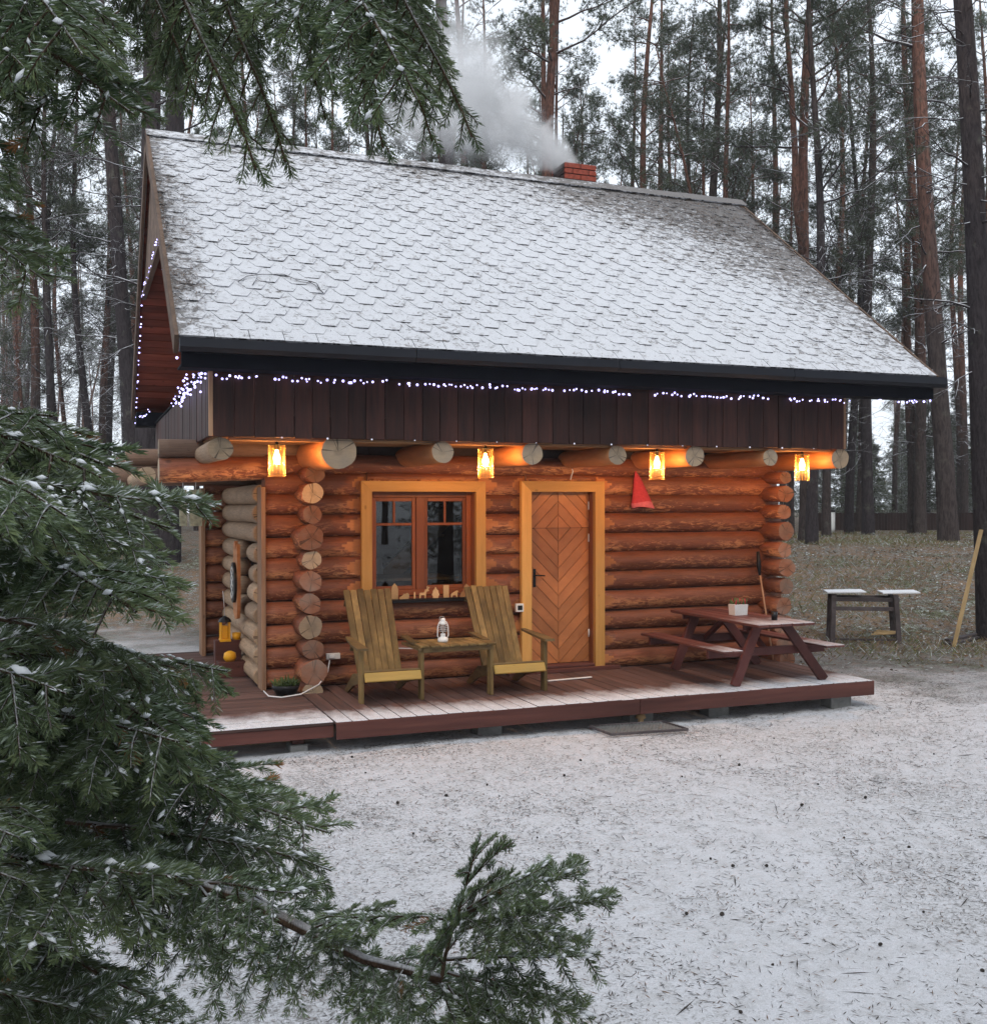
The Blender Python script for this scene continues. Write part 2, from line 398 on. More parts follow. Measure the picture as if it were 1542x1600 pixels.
MT['white'] = m_plain('white_enamel', (.8, .8, .78), .35, .08)
MT['cable'] = m_plain('white_cable', (.72, .72, .72), .5, .05)
MT['concrete'] = m_plain('concrete', (.26, .26, .25), .9, .35, 14, bump=.6)
MT['brick'] = m_plain('red_brick', (.36, .075, .045), .8, .45, 25, bump=.5)
MT['soot'] = m_plain('sooty_brick', (.05, .028, .026), .85, .45, 25, bump=.5)
MT['mortar'] = m_plain('mortar', (.035, .025, .025), .9, .3, 25)
MT['pot'] = m_plain('white_pot', (.72, .70, .68), .6, .1, 20)
MT['cup'] = m_plain('black_cup', (.01, .01, .012), .3, .1)
MT['yellow'] = m_plain('yellow_paint', (.85, .42, .02), .4, .1)
MT['felt'] = m_plain('red_felt', (.52, .055, .075), .95, .25, 40, bump=.5)
MT['felt2'] = m_plain('pink_felt', (.66, .16, .20), .95, .25, 40, bump=.5)
MT['figure'] = m_wood('figure_wood', (.70, .46, .24), (.6, .38, .18), (3, 3, 3), 4, .7, False)
MT['leaf'] = m_needle('plant_leaf', (.07, .12, .03), (.12, .16, .04))
MT['wire'] = m_plain('black_wire', (.01, .01, .012), .6, .1)
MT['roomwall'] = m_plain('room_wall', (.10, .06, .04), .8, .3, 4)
MT['stair'] = m_wood('stair_wood', (.62, .42, .18), (.5, .33, .14), (1, 5, 5), 2, .6)
MT['glass'] = m_glass('window_glass', (.7, .72, .72), .0, .0)
MT['lampglass'] = m_lampglass('amber_lamp_glass')
MT['globe'] = m_glass('lantern_glass', (.9, .93, .93), .05, .05)
MT['bulb'] = m_emit('lit_bulb', (1, .60, .24), 45)
MT['fairy'] = m_emit('fairy_light', (.50, .46, 1.), 3.6)
MT['fairy2'] = m_emit('small_fairy_light', (.85, .85, 1.), .8)
MT['lichen'] = m_plain('lichen_board', (.36, .40, .31), .95, .6, 18, bump=.6)

# roof shingle: snow lying on top, dark bitumen edge, litter where needles gather
g = NG('snowy_shingle'); w = g.tc('World'); P = g.xyz(g.n.new('ShaderNodeNewGeometry').outputs['Position'])
n1 = g.noise(g.tc('World', (1, 1.4, 1.4)), 11, 8, .75, .4); n2 = g.noise(w, 1.1, 5, .7); n3 = g.noise(w, 130, 3, .7)
lefte = g.math('DIVIDE', g.math('SUBTRACT', -3.35, P[0]), .9)
ridge = g.math('DIVIDE', g.math('SUBTRACT', P[2], 5.35), 2.2)
rgt = g.math('DIVIDE', g.math('SUBTRACT', g.math('MULTIPLY_ADD', P[2], .9, P[0]), 6.0), 4.0)
e = g.math('MAXIMUM', g.math('MAXIMUM', lefte, 0), g.math('ADD', g.math('MAXIMUM', ridge, 0), g.math('MAXIMUM', rgt, 0)))
k = g.math('ADD', g.math('ADD', n1, g.math('MULTIPLY_ADD', n2, .34, -.17)), g.math('MULTIPLY', e, .30))
nfi = g.noise(g.tc('World', (1, 2.2, 2.2)), 26, 6, .8, .8)
bare = g.ramp(g.math('ADD', k, g.math('MULTIPLY_ADD', nfi, .5, -.25)), [(.565, 0), (.665, 1)])
snowc = g.mix(g.ramp(n3, [(.3, .55), (.55, 0)]), (.64, .65, .68), (.24, .25, .27))
darkc = g.mix(n2, (.035, .033, .033), (.12, .09, .065))
g.bump(g.math('ADD', n3, n1), .5, .006); g.col(g.mix(g.math('MULTIPLY', bare, .8), snowc, darkc), .85, .2); MT['shingle'] = g.m
g = NG('bitumen_edge'); g.col(g.mix(g.ramp(g.math('ADD', g.noise(g.tc('World'), 14, 4, .7), g.math('MULTIPLY', g.noise(g.tc('World'), 1.3, 2), .3)), [(.58, 0), (.72, .8)]), (.028, .028, .032), (.55, .56, .6)), .9, .1); MT['shedge'] = g.m
g = NG('snowy_edge'); g.col(g.mix(g.ramp(g.noise(g.tc('World'), 17, 4, .7), [(.36, 0), (.56, .85)]), (.05, .05, .055), (.6, .61, .65)), .9, .1); MT['shedge2'] = g.m
g = NG('snow_sheet'); w = g.tc('World'); n3 = g.noise(w, 60, 5, .7)
g.bump(n3, .4, .01); g.col(g.mix(g.ramp(n3, [(.3, .5), (.55, 0)]), SNOW, (.4, .4, .42)), .9, .2); MT['snow'] = g.m

# ground: thin snow over sand and litter, leaves and moss on the bank
g = NG('snowy_ground'); w = g.tc('World'); P = g.xyz(g.n.new('ShaderNodeNewGeometry').outputs['Position'])
s_ = g.math('ADD', g.math('MULTIPLY', P[0], .5), g.math('MULTIPLY', P[1], .87))
nA = g.noise(w, .9, 4); nB = g.noise(w, 42, 6, .8, .8); nC = g.noise(w, 7, 5, .7); nD = g.noise(w, 160, 2, .6)
bank = g.ramp(g.math('DIVIDE', g.math('ADD', g.math('ADD', s_, g.math('MULTIPLY', P[0], .12)), g.math('MULTIPLY_ADD', nA, 5, -1.5)), 14), [(.10, 0), (.50, 1)])
nL = g.noise(w, .35, 5, .6, .6)
spk = g.math('ADD', nB, g.math('ADD', g.math('MULTIPLY_ADD', nA, .26, -.13), g.math('MULTIPLY_ADD', nL, .30, -.15)))
bare = g.ramp(g.math('ADD', spk, g.math('MULTIPLY', bank, .16)), [(.52, 0), (.64, 1)])
moss = g.ramp(g.math('ADD', nC, g.math('MULTIPLY_ADD', nA, .5, -.25)), [(.40, (.19, .12, .07)), (.52, (.07, .048, .03)), (.62, (.08, .085, .022))])
snowc = g.mix(g.ramp(nD, [(.35, .35), (.6, 0)]), (.68, .69, .72), (.32, .32, .33))
sn = g.mix(g.math('MULTIPLY', bare, .8), g.mix(g.ramp(nC, [(.45, 0), (.7, .4)]), snowc, (.36, .35, .33)), (.10, .09, .075))
lit = g.mix(g.ramp(g.math('ADD', g.math('MULTIPLY', nB, .7), g.math('MULTIPLY', nC, .35)), [(.53, 0), (.62, .85)]), moss, (.46, .47, .48))
g.bump(g.math('ADD', nB, nC), .6, .02); g.col(g.mix(bank, sn, lit), .95, .1); MT['ground'] = g.m

MT['bark'] = m_bark('pine_bark', (.07, .055, .052), (.20, .098, .07), 3.5, 8.5, .0)
MT['bark_dark'] = m_bark('dark_pine_bark', (.05, .042, .045), (.085, .06, .05), 6, 14, .0)
MT['twig'] = m_bark('pine_branch_bark', (.05, .04, .042), (.16, .075, .05), 9, 14, .95)
MT['needle'] = m_needle('pine_needles', (.055, .075, .048), (.105, .125, .07))
MT['needle_snow'] = m_plain('frosted_needles', (.5, .53, .52), .9, .2, 10)
MT['sneedle'] = m_needle('spruce_needles', (.085, .13, .065), (.18, .23, .115), .25)
MT['sneedle2'] = m_needle('young_spruce_needles', (.13, .18, .07), (.2, .24, .12), .25)
MT['sfrost'] = m_needle('frosted_spruce_needles', (.26, .33, .24), (.38, .44, .36), .15)
MT['sbrown'] = m_needle('dead_spruce_needles', (.28, .12, .04), (.36, .2, .08), .1)
MT['stwig'] = m_bark('spruce_twig_bark', (.10, .065, .045), (.20, .14, .09), 0, 1, .7)
MT['ssnow'] = m_plain('clinging_snow', (.78, .81, .84), .9, .1, 30, bump=.5)
MT['grass'] = m_needle('dry_grass', (.11, .125, .035), (.25, .21, .08), .3)
MT['litter'] = m_plain('pine_litter', (.05, .042, .036), .9, .5, 3)
MT['litter2'] = m_plain('brown_litter', (.17, .10, .055), .9, .5, 3)
MT['leaflit'] = m_plain('fallen_leaf', (.30, .20, .12), .9, .5, 3)

rng = np.random.default_rng(7); R = random.Random(7)
# ------------------------------------------------------------------ ground
def make_ground():
    n = 260; u = np.linspace(-1, 1, n); c = np.sign(u) * (np.abs(u) * 12 + np.abs(u) ** 4 * 138)
    X, Y = np.meshgrid(c, c, indexing='ij'); X = X + 1; Y = Y - 1
    Z = ground_z(X, Y) + rng.normal(0, .006, X.shape)
    V = np.stack([X, Y, Z], -1).reshape(-1, 3)
    i, j = np.meshgrid(np.arange(n - 1), np.arange(n - 1), indexing='ij'); a = (i * n + j).ravel()
    me = np_mesh('ground', V, np.stack([a, a + n, a + n + 1, a + 1], 1), [MT['ground']], smooth=True)
    o = link('ground', me); o['kind'] = 'structure'; o['label'] = 'thin snow over needle-strewn ground, mossy and brown on the bank behind'
make_ground()

def slivers(name, P, Ld, wd, mats, mi, label, up=0., dirs=None):
    """flat tapering slivers (needles, grass blades, leaves)"""
    n = len(P)
    if dirs is None:
        a = rng.uniform(0, 2 * PI, n); dirs = np.stack([np.cos(a), np.sin(a), np.full(n, up) + rng.normal(0, .12, n)], 1)
    dirs /= np.linalg.norm(dirs, axis=1)[:, None]
    b = np.cross(dirs, rng.normal(0, 1, (n, 3)) * (.3 if up < .5 else 1) + np.array([0, 0, 1.]) * (up < .5)); b /= np.linalg.norm(b, axis=1)[:, None]
    q = P + dirs * Ld[:, None]; mid = (P + q) / 2 + b * wd[:, None] / 2; mid2 = (P + q) / 2 - b * wd[:, None] / 2
    V = np.stack([P, mid, q, mid2], 1).reshape(-1, 3); T = np.arange(4 * n).reshape(n, 4)
    o = link(name, np_mesh(name, V, T, mats, mi)); o['kind'] = 'stuff'; o['label'] = label; return o
def ground_pts(n, x0, x1, y0, y1, f=None):
    X = rng.uniform(x0, x1, n); Y = rng.uniform(y0, y1, n)
    if f is not None: k = f(X, Y); X = X[k]; Y = Y[k]
    return np.stack([X, Y, ground_z(X, Y)], 1)
off_deck = lambda X, Y: ~((X > -4.9) & (X < 3.15) & (Y > -1.75) & (Y < 5))
def clump(X, Y, k=.9): return np.sin(X * 2.1 + 1.3 * np.sin(Y * 1.7)) + np.sin(Y * 2.9 + 1.1 * np.sin(X * 2.3)) + .8 * np.sin(X * 5.3 + Y * 3.7) + rng.normal(0, .9, X.shape) > k
A = ground_pts(330000, -6, 9, -9.5, 3, lambda X, Y: off_deck(X, Y) & (clump(X, Y, .9) | (rng.random(X.shape) < .3)))
A[:, 2] += .004
slivers('needle_litter', A, rng.uniform(.015, .06, len(A)), rng.uniform(.0022, .006, len(A)), [MT['litter'], MT['litter2']],
        (rng.random(len(A)) < .3).astype(int), 'dark pine needles and crumbs strewn over the snow')
A = ground_pts(5200, -5, 9, -9.5, 0, lambda X, Y: off_deck(X, Y) & (np.sin(X * 1.3 + 2 * np.sin(Y * .9)) + np.sin(Y * 2.1 + X) + rng.normal(0, .5, X.shape) > 1.3)); A[:, 2] -= .004
slivers('yard_grass', A, rng.uniform(.02, .06, len(A)), rng.uniform(.002, .005, len(A)), [MT['grass'], MT['litter']], (rng.random(len(A)) < .5).astype(int), 'short dead grass blades poking through the thin snow of the yard', up=1.1)
A = ground_pts(1900, -5, 9, -9.5, 2, off_deck); A[:, 2] += .008
slivers('twig_litter', A, rng.uniform(.06, .22, len(A)), rng.uniform(.003, .008, len(A)), [MT['litter']], None, 'short dark twigs lying on the snow')
bankf = lambda X, Y: (.62 * X + .87 * Y > 4.2 + rng.normal(0, .9, X.shape)) & off_deck(X, Y) & (Y > -4)
A = ground_pts(110000, 3.5, 22, -3, 18, lambda X, Y: bankf(X, Y) & clump(X * .45, Y * .45, .3)); 
slivers('grass', A, rng.uniform(.05, .17, len(A)), rng.uniform(.006, .014, len(A)), [MT['grass'], MT['leaf'], MT['needle_snow'], MT['leaflit']],
        rng.choice([0, 0, 0, 3, 3, 1, 2], len(A)), 'yellow-green grass and bilberry growing on the bank', up=.9)
A = ground_pts(30000, 3.5, 20, -3, 15, lambda X, Y: bankf(X, Y) & ~clump(X * .45, Y * .45, .6)); A[:, 2] += .01
slivers('fallen_leaves', A, rng.uniform(.03, .08, len(A)), rng.uniform(.02, .05, len(A)), [MT['leaflit'], MT['needle_snow'], MT['litter2']],
        rng.choice([0, 1, 2, 2], len(A)), 'brown and frosted fallen leaves on the bank', up=.2)

# ------------------------------------------------------------------ CABIN
cabin = thing('log_cabin', 'round-log cabin with a steep snow-dusted hexagonal shingle roof and string lights', 'cabin', (0.3, 2.1, -.05))
def log_mb(p, q, r, n=16, seed=0, cut0=None, cut1=None, flat=.93, seg=.11, amp=.045, mcap=1, caps=True):
    """a log from p to q; cut0/cut1 = length of the planed oval next to a trim at that end"""
    rr = np.random.default_rng(seed); p = Vector(p); q = Vector(q); d = q - p; L = d.length; d.normalize()
    k = max(3, int(L / seg)); mb = MB(); side = Vector((0, 0, 1)).cross(d).normalized(); up = Vector((0, 0, 1))
    ph = rr.uniform(0, 6, 8); out = Vector((0, -1, 0)); vs = []; cutv = []
    xs = sorted(set([round(v_, 4) for v_ in np.linspace(0, L, k + 1)] + ([round(v_, 4) for v_ in np.linspace(0, cut0 * 1.1, 11)] if cut0 else []) + ([round(L - v_, 4) for v_ in np.linspace(0, cut1 * 1.1, 11)] if cut1 else [])))
    k = len(xs) - 1
    if cut0 or cut1: n = 26
    for i in range(k + 1):
        x = xs[i]
        for j in range(n):
            a = 2 * PI * j / n
            R_ = r * (1 + amp * (.5 * math.sin(3 * x + ph[0]) + .5 * math.sin(2 * a + 1.7 * x + ph[1]) + .35 * math.sin(5 * a - 4.1 * x + ph[2]) + .25 * rr.normal()))
            v = p + d * x + side * (R_ * math.cos(a)) + up * (R_ * math.sin(a) * flat)
            c = False
            for cc, xx in ((cut0, x), (cut1, L - x)):
                if cc and xx < cc * 1.05:
                    lim = p.y - r * (.50 + .52 * (xx / cc) ** 1.3)
                    if v.y < lim: v.y = lim; c = True
            vs.append(v); cutv.append(c)
    fs = []; mi = []
    for i in range(k):
        for j in range(n):
            f = (i * n + j, i * n + (j + 1) % n, (i + 1) * n + (j + 1) % n, (i + 1) * n + j)
            fs.append(f); mi.append(2 if sum(cutv[z] for z in f) >= 4 else 0)
    mb.v = [tuple(v) for v in vs]; mb.f = fs; mb.m = mi; mb.sm = [True] * len(fs)
    if caps:
        for ring, pt, s in (([j for j in range(n)][::-1], p, 1), ([k * n + j for j in range(n)], q, 1)):
            mb.f.append(tuple(ring)); mb.m.append(mcap); mb.sm.append(False)
    return mb
seed = [100]
def log(p, q, r, mats=None, **kw):
    seed[0] += 1; mats = mats or [MT['log'], MT['end_warm'], MT['cut']]
    mb = log_mb(p, q, r, seed=seed[0], **kw)
    return part('log', mb, mats, cabin, None, tuple((Vector(p) + Vector(q)) / 2))
# corner columns: the side-wall logs, ends facing the yard
ZY = [.02, .20, .425, .645, .875, 1.095, 1.30, 1.52, 1.745, 1.955, 2.145]
RY = [.105, .135, .105, .13, .115, .115, .105, .14, .10, .115, .095]
for cx, sg in ((-2.455, 0), (3.10, 1)):
    for i, (z, r) in enumerate(zip(ZY, RY)):
        dx = R.uniform(-.025, .025); rr = (r if not sg else [.11, .125, .15, .115, .10, .125, .10, .12, .10, .115, .085][i]) * .95
        e = (-.42 + R.uniform(-.035, .03))
        log((cx + dx, e, z), (cx + dx * .3, 4.75, z), rr, [MT['log'], MT['end_warm'] if i % 3 or sg else MT['end'], MT['cut']], n=24, amp=.09, seg=.3)
# front-wall logs between the notches
ZX = [.11, .313, .535, .76, .985, 1.20, 1.41, 1.633, 1.85, 2.05, 2.25]
for i, z in enumerate(ZX):
    r = .118 + (.006 if i % 2 else 0); rx = 3.24 + R.uniform(-.05, .05); lx = -2.86
    if z > 2.09: log((lx, 0, z), (rx, 0, z), r)
    elif z > .93:
        log((lx, 0, z), (-1.80, 0, z), r, cut1=R.uniform(.2, .3)); log((-.62, 0, z), (-.03, 0, z), r, cut0=R.uniform(.2, .27), cut1=R.uniform(.2, .27))
        log((.79, 0, z), (rx, 0, z), r, cut0=R.uniform(.2, .3))
    else:
        log((lx, 0, z), (-.03, 0, z), r, cut1=R.uniform(.2, .28)); log((.79, 0, z), (rx, 0, z), r, cut0=R.uniform(.2, .3))
log((-1.82, -.045, 2.115), (-.60, -.045, 2.115), .062); log((-.05, -.045, 2.115), (.80, -.045, 2.115), .062)
# wall behind the joints, and the closed back and sides
mb = MB()
for a, b in (((-2.84, -.03, -.1), (-1.78, .05, 2.45)), ((-1.78, -.03, -.1), (-.65, .05, .84)), ((-.65, -.03, -.1), (-.03, .05, 2.45)), ((-1.78, -.03, 2.06), (-.65, .05, 2.45)),
             ((-.03, -.03, 2.06), (.79, .05, 2.45)), ((.79, -.03, -.1), (3.1, .05, 2.45)), ((-.03, -.03, -.1), (.79, .05, .0))): mb.box(a, b)
part('chinking', mb, MT['mortar'], cabin)
mb = MB(); mb.box((-2.5, 4.5, -.1), (3.15, 4.62, 2.44)); part('rear_wall', mb, MT['gable'], cabin)
# end trim, porch wall of pale logs with the rounded opening
mb = MB(); mb.box((-2.905, -.14, 0), (-2.86, .11, 2.02)); part('corner_trim', mb, MT['trimdark'], cabin)
for i, z in enumerate([.10, .30, .51, .72, .93, 1.13, 1.34, 1.55, 1.75, 1.95]):
    r = .112; x = -2.83; m = [MT['log_pale'], MT['end'], MT['cut']]
    if .62 < z < 1.42:
        w = {.72: (.75, 1.25), .93: (.62, 1.62), 1.13: (.5, 1.7), 1.34: (.62, 1.6)}[z]
        for a, b in ((.12, w[0]), (w[1], 2.65)):
            mb = log_mb((x, a, z), (x, b, z), r, seed=i * 7 + int(b * 9), caps=True, seg=.1)
            # rounded ends
            part('log', mb, m, cabin, 'pale log with a rounded end beside the porch opening')
            e = MB(); yy = b if a == .12 else a
            e.lathe([(r * .98 * math.cos(t), r * .9 * math.sin(t)) for t in np.linspace(0, PI / 2, 6)], n=14)
            sg = 1 if a == .12 else -1
            e.v = [(x + vx, yy + sg * vz, z + vy * .93) for vx, vy, vz in e.v]
            part('log_tip', e, m, cabin)
    else: part('log', log_mb((x, .12, z), (x, 2.65, z), r, seed=i, seg=.15), m, cabin, 'pale log of the porch wall')
for i, z in enumerate([.12, .34, .56, .78, 1.0, 1.22, 1.44, 1.66, 1.88, 2.04]): log((-3.14, 2.75, z), (-2.5, 2.75, z), .118 if z < 2 else .08)
mb = MB(); mb.box((-3.19, 2.6, 0), (-3.14, 2.88, 2.05)); part('corner_trim', mb, MT['trimdark'], cabin)
# overhanging top beams to the left
grey = [MT['log_grey'], MT['end'], MT['cut']]; red = [MT['log'], MT['end'], MT['cut']]
log((-3.86, .0, 2.39), (-2.5, .0, 2.39), .10, grey); log((-3.86, 0, 2.175), (-2.84, 0, 2.215), .135, red)
log((-4.05, 2.75, 2.42), (-2.5, 2.75, 2.42), .11, grey); log((-4.25, 2.75, 2.19), (-2.5, 2.75, 2.19), .12, grey)
log((-4.1, 4.62, 2.42), (3.2, 4.62, 2.42), .11, grey)
log((-3.95, .3, 2.14), (-3.95, 3.2, 2.14), .085, [MT['log_pale'], MT['end'], MT['cut']])
# ceiling beams, ends under the skirt
BX = [(-3.423, .105), (-2.373, .165), (-1.379, .112), (-.458, .112), (.476, .102), (1.38, .112), (2.317, .096), (3.236, .118)]
for i, (x, r) in enumerate(BX):
    z = 2.325 if r > .15 else 2.335
    y1 = 3.1 if i == 0 else .3
    log((x, -1.215, z), (x - .01, y1, z), r, [MT['log_pale'] if i == 0 else MT['cut'], MT['end'], MT['cut']], n=24, amp=.045, seg=.3)
for k in range(9):
    y0 = -1.2 + k * .15; mb = MB(); mb.box((-3.45, y0, 2.442), (3.22, y0 + .143, 2.462)); part('soffit_board', mb, MT['soffit'], cabin)
mb = MB(); mb.bar((-3.35, -1.13, 2.425), (3.2, -1.13, 2.425), .06, .03); part('soffit_batten', mb, MT['soffit'], cabin)
# skirt of vertical boards
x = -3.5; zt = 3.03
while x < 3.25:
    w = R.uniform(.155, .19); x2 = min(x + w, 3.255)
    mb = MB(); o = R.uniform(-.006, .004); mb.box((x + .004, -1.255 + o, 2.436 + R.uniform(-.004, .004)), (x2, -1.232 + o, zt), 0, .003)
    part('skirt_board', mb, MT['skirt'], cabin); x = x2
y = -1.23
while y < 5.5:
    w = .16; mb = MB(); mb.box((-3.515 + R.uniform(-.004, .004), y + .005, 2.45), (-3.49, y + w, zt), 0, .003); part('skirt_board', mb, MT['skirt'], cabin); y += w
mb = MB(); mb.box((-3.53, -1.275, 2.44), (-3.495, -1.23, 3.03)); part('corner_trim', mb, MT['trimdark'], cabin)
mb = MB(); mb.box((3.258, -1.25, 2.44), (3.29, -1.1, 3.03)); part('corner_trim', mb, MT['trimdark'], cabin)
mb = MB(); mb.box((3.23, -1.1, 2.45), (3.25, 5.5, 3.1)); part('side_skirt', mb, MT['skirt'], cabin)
# roof body
RL, RR_, EY, EZ, RY_, RZ = -3.807, 4.216, -1.6, 3.231, 2.17, 6.146
SL = math.hypot(RY_ - EY, RZ - EZ); du = Vector((0, (RY_ - EY) / SL, (RZ - EZ) / SL)); nn_ = Vector((0, -du.z, du.y))
def rf(u, v, w, back=False):
    q = Vector((u, EY, EZ)) + du * v + nn_ * w
    if back: q.y = 2 * RY_ - q.y
    return q
roof = part('roof', (lambda m: (m.prism([(RL, 0), (RR_, 0), (RR_, SL), (RL, SL)], -.05, -.012, lambda u, v, w: rf(u, v, w)),
                               m.prism([(RL, 0), (RR_, 0), (RR_, SL), (RL, SL)], -.05, .01, lambda u, v, w: rf(u, v, w, True), 1), m)[2])(MB()), [MT['rake'], MT['snow']], cabin)
# hexagonal tabs
PW, EX = .292, .158
tabs = []
nr = int(SL / EX)
hexp = [(.27 * PW, 0), (.73 * PW, 0), (PW - .004, EX), (PW - .004, 2 * EX), (.004, 2 * EX), (.004, EX)]
def tab_poly(u0, v0):
    pl = [(u0 + a, v0 + b) for a, b in hexp]
    return [(min(max(a, RL), RR_), min(b, SL)) for a, b in pl]
vis = []
for j in range(nr):
    v0 = j * EX; off = -PW * .5 * (j % 2); u = RL + off
    while u < RR_ - .02:
        vis.append((u, v0, j)); u += PW
d_ = sorted(vis, key=lambda t: (rf(t[0], t[1], 0) - CAM).length)
first = set((t[0], t[1]) for t in d_[:290])
rest = MB()
def tab_geo(mb, pl, ev, lift):
    n = len(pl)
    def z(v): return .016 + lift - .0125 * min((v - ev) / EX, 1.)
    V = [rf(a, b, z(b)) for a, b in pl] + [rf(a, b, max(z(b) - .016, -.012)) for a, b in pl]
    mb.add(V, [tuple(range(n))], 0)
    o = len(mb.v) - 2 * n
    for q in range(n): mb.f.append((o + q, o + n + q, o + n + (q + 1) % n, o + (q + 1) % n)); mb.m.append(1 if abs(pl[q][1] - pl[(q + 1) % n][1]) < .01 else 2); mb.sm.append(False)
for (u, v, j) in vis:
    pl = tab_poly(u, v)
    if j == 0: pl = [(max(u + .003, RL), 0), (min(u + PW - .003, RR_), 0), (min(u + PW - .003, RR_), 2 * EX), (max(u + .003, RL), 2 * EX)]
    xs = [q[0] for q in pl]
    if max(xs) - min(xs) < .03: continue
    # drop duplicate corners made by the clamp
    cl = [pl[k] for k in range(len(pl)) if (Vector(pl[k]) - Vector(pl[k - 1])).length > 1e-4]
    if len(cl) < 3: continue
    l = R.uniform(0, .005) + (.0 if j % 2 else .0012)
    if (u, v) in first:
        m = MB(); tab_geo(m, cl, v, l); part('shingle', m, [MT['shingle'], MT['shedge'], MT['shedge2']], roof)
    else: tab_geo(rest, cl, v, l)
o = part('shingle', rest, [MT['shingle'], MT['shedge'], MT['shedge2']], roof); o['kind'] = 'stuff'
# ridge cap boards, rake boards, gutter, fascia, eave soffit
for k in range(8):
    a = RL - .03 + k * 1.012; b = a + 1.03
    m = MB(); m.prism([(a, SL - .17), (b, SL - .17), (b, SL + .02), (a, SL + .02)], .028 + .002 * (k % 2), .042 + .004 * (k % 2), lambda u, v, w: rf(u, v, w), 0, 1)
    m.prism([(a, SL - .17), (b, SL - .17), (b, SL + .02), (a, SL + .02)], .028, .045, lambda u, v, w: rf(u, v, w, True), 0, 1)
    part('ridge_cap', m, [MT['shingle'], MT['shedge']], roof)
m = MB(); m.prism([(RL - .035, -.01), (RL, -.01), (RL, SL + .01), (RL - .035, SL + .01)], -.15, .025, lambda u, v, w: rf(u, v, w)); part('rake_board', m, MT['rake'], roof)
m = MB(); m.prism([(RL - .035, -.01), (RL, -.01), (RL, SL + .01), (RL - .035, SL + .01)], -.15, .025, lambda u, v, w: rf(u, v, w, True)); part('rake_board', m, MT['rake'], roof)
m = MB(); m.prism([(RR_, -.01), (RR_ + .03, -.01), (RR_ + .03, SL + .01), (RR_, SL + .01)], -.12, .02, lambda u, v, w: rf(u, v, w)); part('rake_board', m, MT['rake'], roof)
m = MB()
for k in range(4):
    a = RL + .0 + k * 2.02; b = min(a + 2.015, RR_ + .05)
    m = MB(); pr = [(-1.605, 3.215), (-1.715, 3.215), (-1.725, 3.14), (-1.69, 3.105), (-1.605, 3.105)]
    m.prism(pr, a, b, lambda u, v, w: Vector((w, u, v))); part('gutter', m, MT['gutter'], roof)
m = MB(); m.box((RL + .02, -1.60, 2.985), (RR_ - .03, -1.575, 3.16)); part('fascia', m, MT['eave'], roof)
m = MB(); m.box((RL + .02, -1.575, 3.0), (RR_ - .03, -1.235, 3.02)); part('eave_soffit', m, MT['eave'], roof)
m = MB(); m.box((RL + .02, 5.5, 3.0), (RR_ - .03, 5.93, 3.2)); part('rear_eave', m, MT['eave'], roof)
# open left gable: infill panel above the collar, red boards lining the far slope, recessed wall
def yb(zv): return EY + (zv - EZ) / (RZ - EZ) * (RY_ - EY) + .10
y = yb(4.62)
while y < 2 * RY_ - yb(4.62):
    y2 = min(y + .19, 2 * RY_ - yb(4.62)); zt_ = lambda q: min(4.62 + (min(q, 2 * RY_ - q) - yb(4.62)) * (RZ - EZ) / (RY_ - EY), 6.0)
    m = MB(); m.prism([(y, 4.62), (y2 - .006, 4.62), (y2 - .006, zt_(y2) + .02), (y, zt_(y) + .02)], -3.765, -3.745 + R.uniform(0, .006), lambda u, v, w: Vector((w, u, v))); part('gable_board', m, MT['rake'], cabin); y = y2
m = MB(); m.box((-3.79, yb(4.62), 4.56), (-3.73, 2 * RY_ - yb(4.62), 4.63)); part('collar_beam', m, MT['rake'], cabin)
v = .02
while v < SL - .2:
    m = MB(); m.prism([(RL + .01, v), (-2.92, v), (-2.92, v + .118), (RL + .01, v + .118)], -.072 - R.uniform(0, .006), -.054, lambda a_, b_, w: rf(a_, b_, w, True)); part('lining_board', m, MT['gable'], cabin)
    m = MB(); m.prism([(RL + .01, v), (-2.92, v), (-2.92, v + .118), (RL + .01, v + .118)], -.072 - R.uniform(0, .006), -.054, lambda a_, b_, w: rf(a_, b_, w)); part('lining_board', m, MT['gable'], cabin)
    v += .128
m = MB(); m.prism([(-1.2, 2.5), (5.45, 2.5), (5.45, 3.2), (RY_, 5.95), (-1.2, 3.2)], -2.93, -2.9, lambda u, v, w: Vector((w, u, v))); part('upper_wall', m, MT['gable'], cabin)
m = MB(); m.box((-3.5, 5.48, 2.45), (3.25, 5.52, 3.03)); part('rear_skirt', m, MT['skirt'], cabin)
m = MB(); m.prism([(-1.2, 3.0), (5.5, 3.0), (RY_, 5.95)], 3.23, 3.26, lambda u, v, w: Vector((w, u, v))); part('right_gable', m, MT['gable'], cabin)
m = MB(); m.box((-3.535, -1.22, 3.032), (-3.475, 5.5, 3.055)); part('parapet_rail', m, MT['eave'], cabin)
# chimney
ch = part('chimney', (lambda m: (m.box((1.545, 2.265, 5.3), (1.995, 2.655, 6.445)), m)[1])(MB()), MT['mortar'], cabin)
zz = 6.005; c = 0
while zz < 6.43:
    def brick(x0, x1, y0, y1):
        m = MB(); m.box((x0, y0, zz), (x1, y1, zz + .064), 0, .004); part('brick', m, MT['brick'] if x1 > 1.57 or x1 - x0 > .1 else MT['soot'], ch)
    xs = [1.53, 1.77, 2.01] if c % 2 else [1.53, 1.65, 1.89, 2.01]
    for a, b in zip(xs[:-1], xs[1:]): brick(a + .004, b - .005, 2.25, 2.275); brick(a + .004, b - .005, 2.645, 2.67)
    ys = [2.278, 2.4, 2.642] if c % 2 else [2.278, 2.52, 2.642]
    for a, b in zip(ys[:-1], ys[1:]): brick(1.53, 1.555, a, b - .008); brick(1.985, 2.01, a, b - .008)
    zz += .076; c += 1
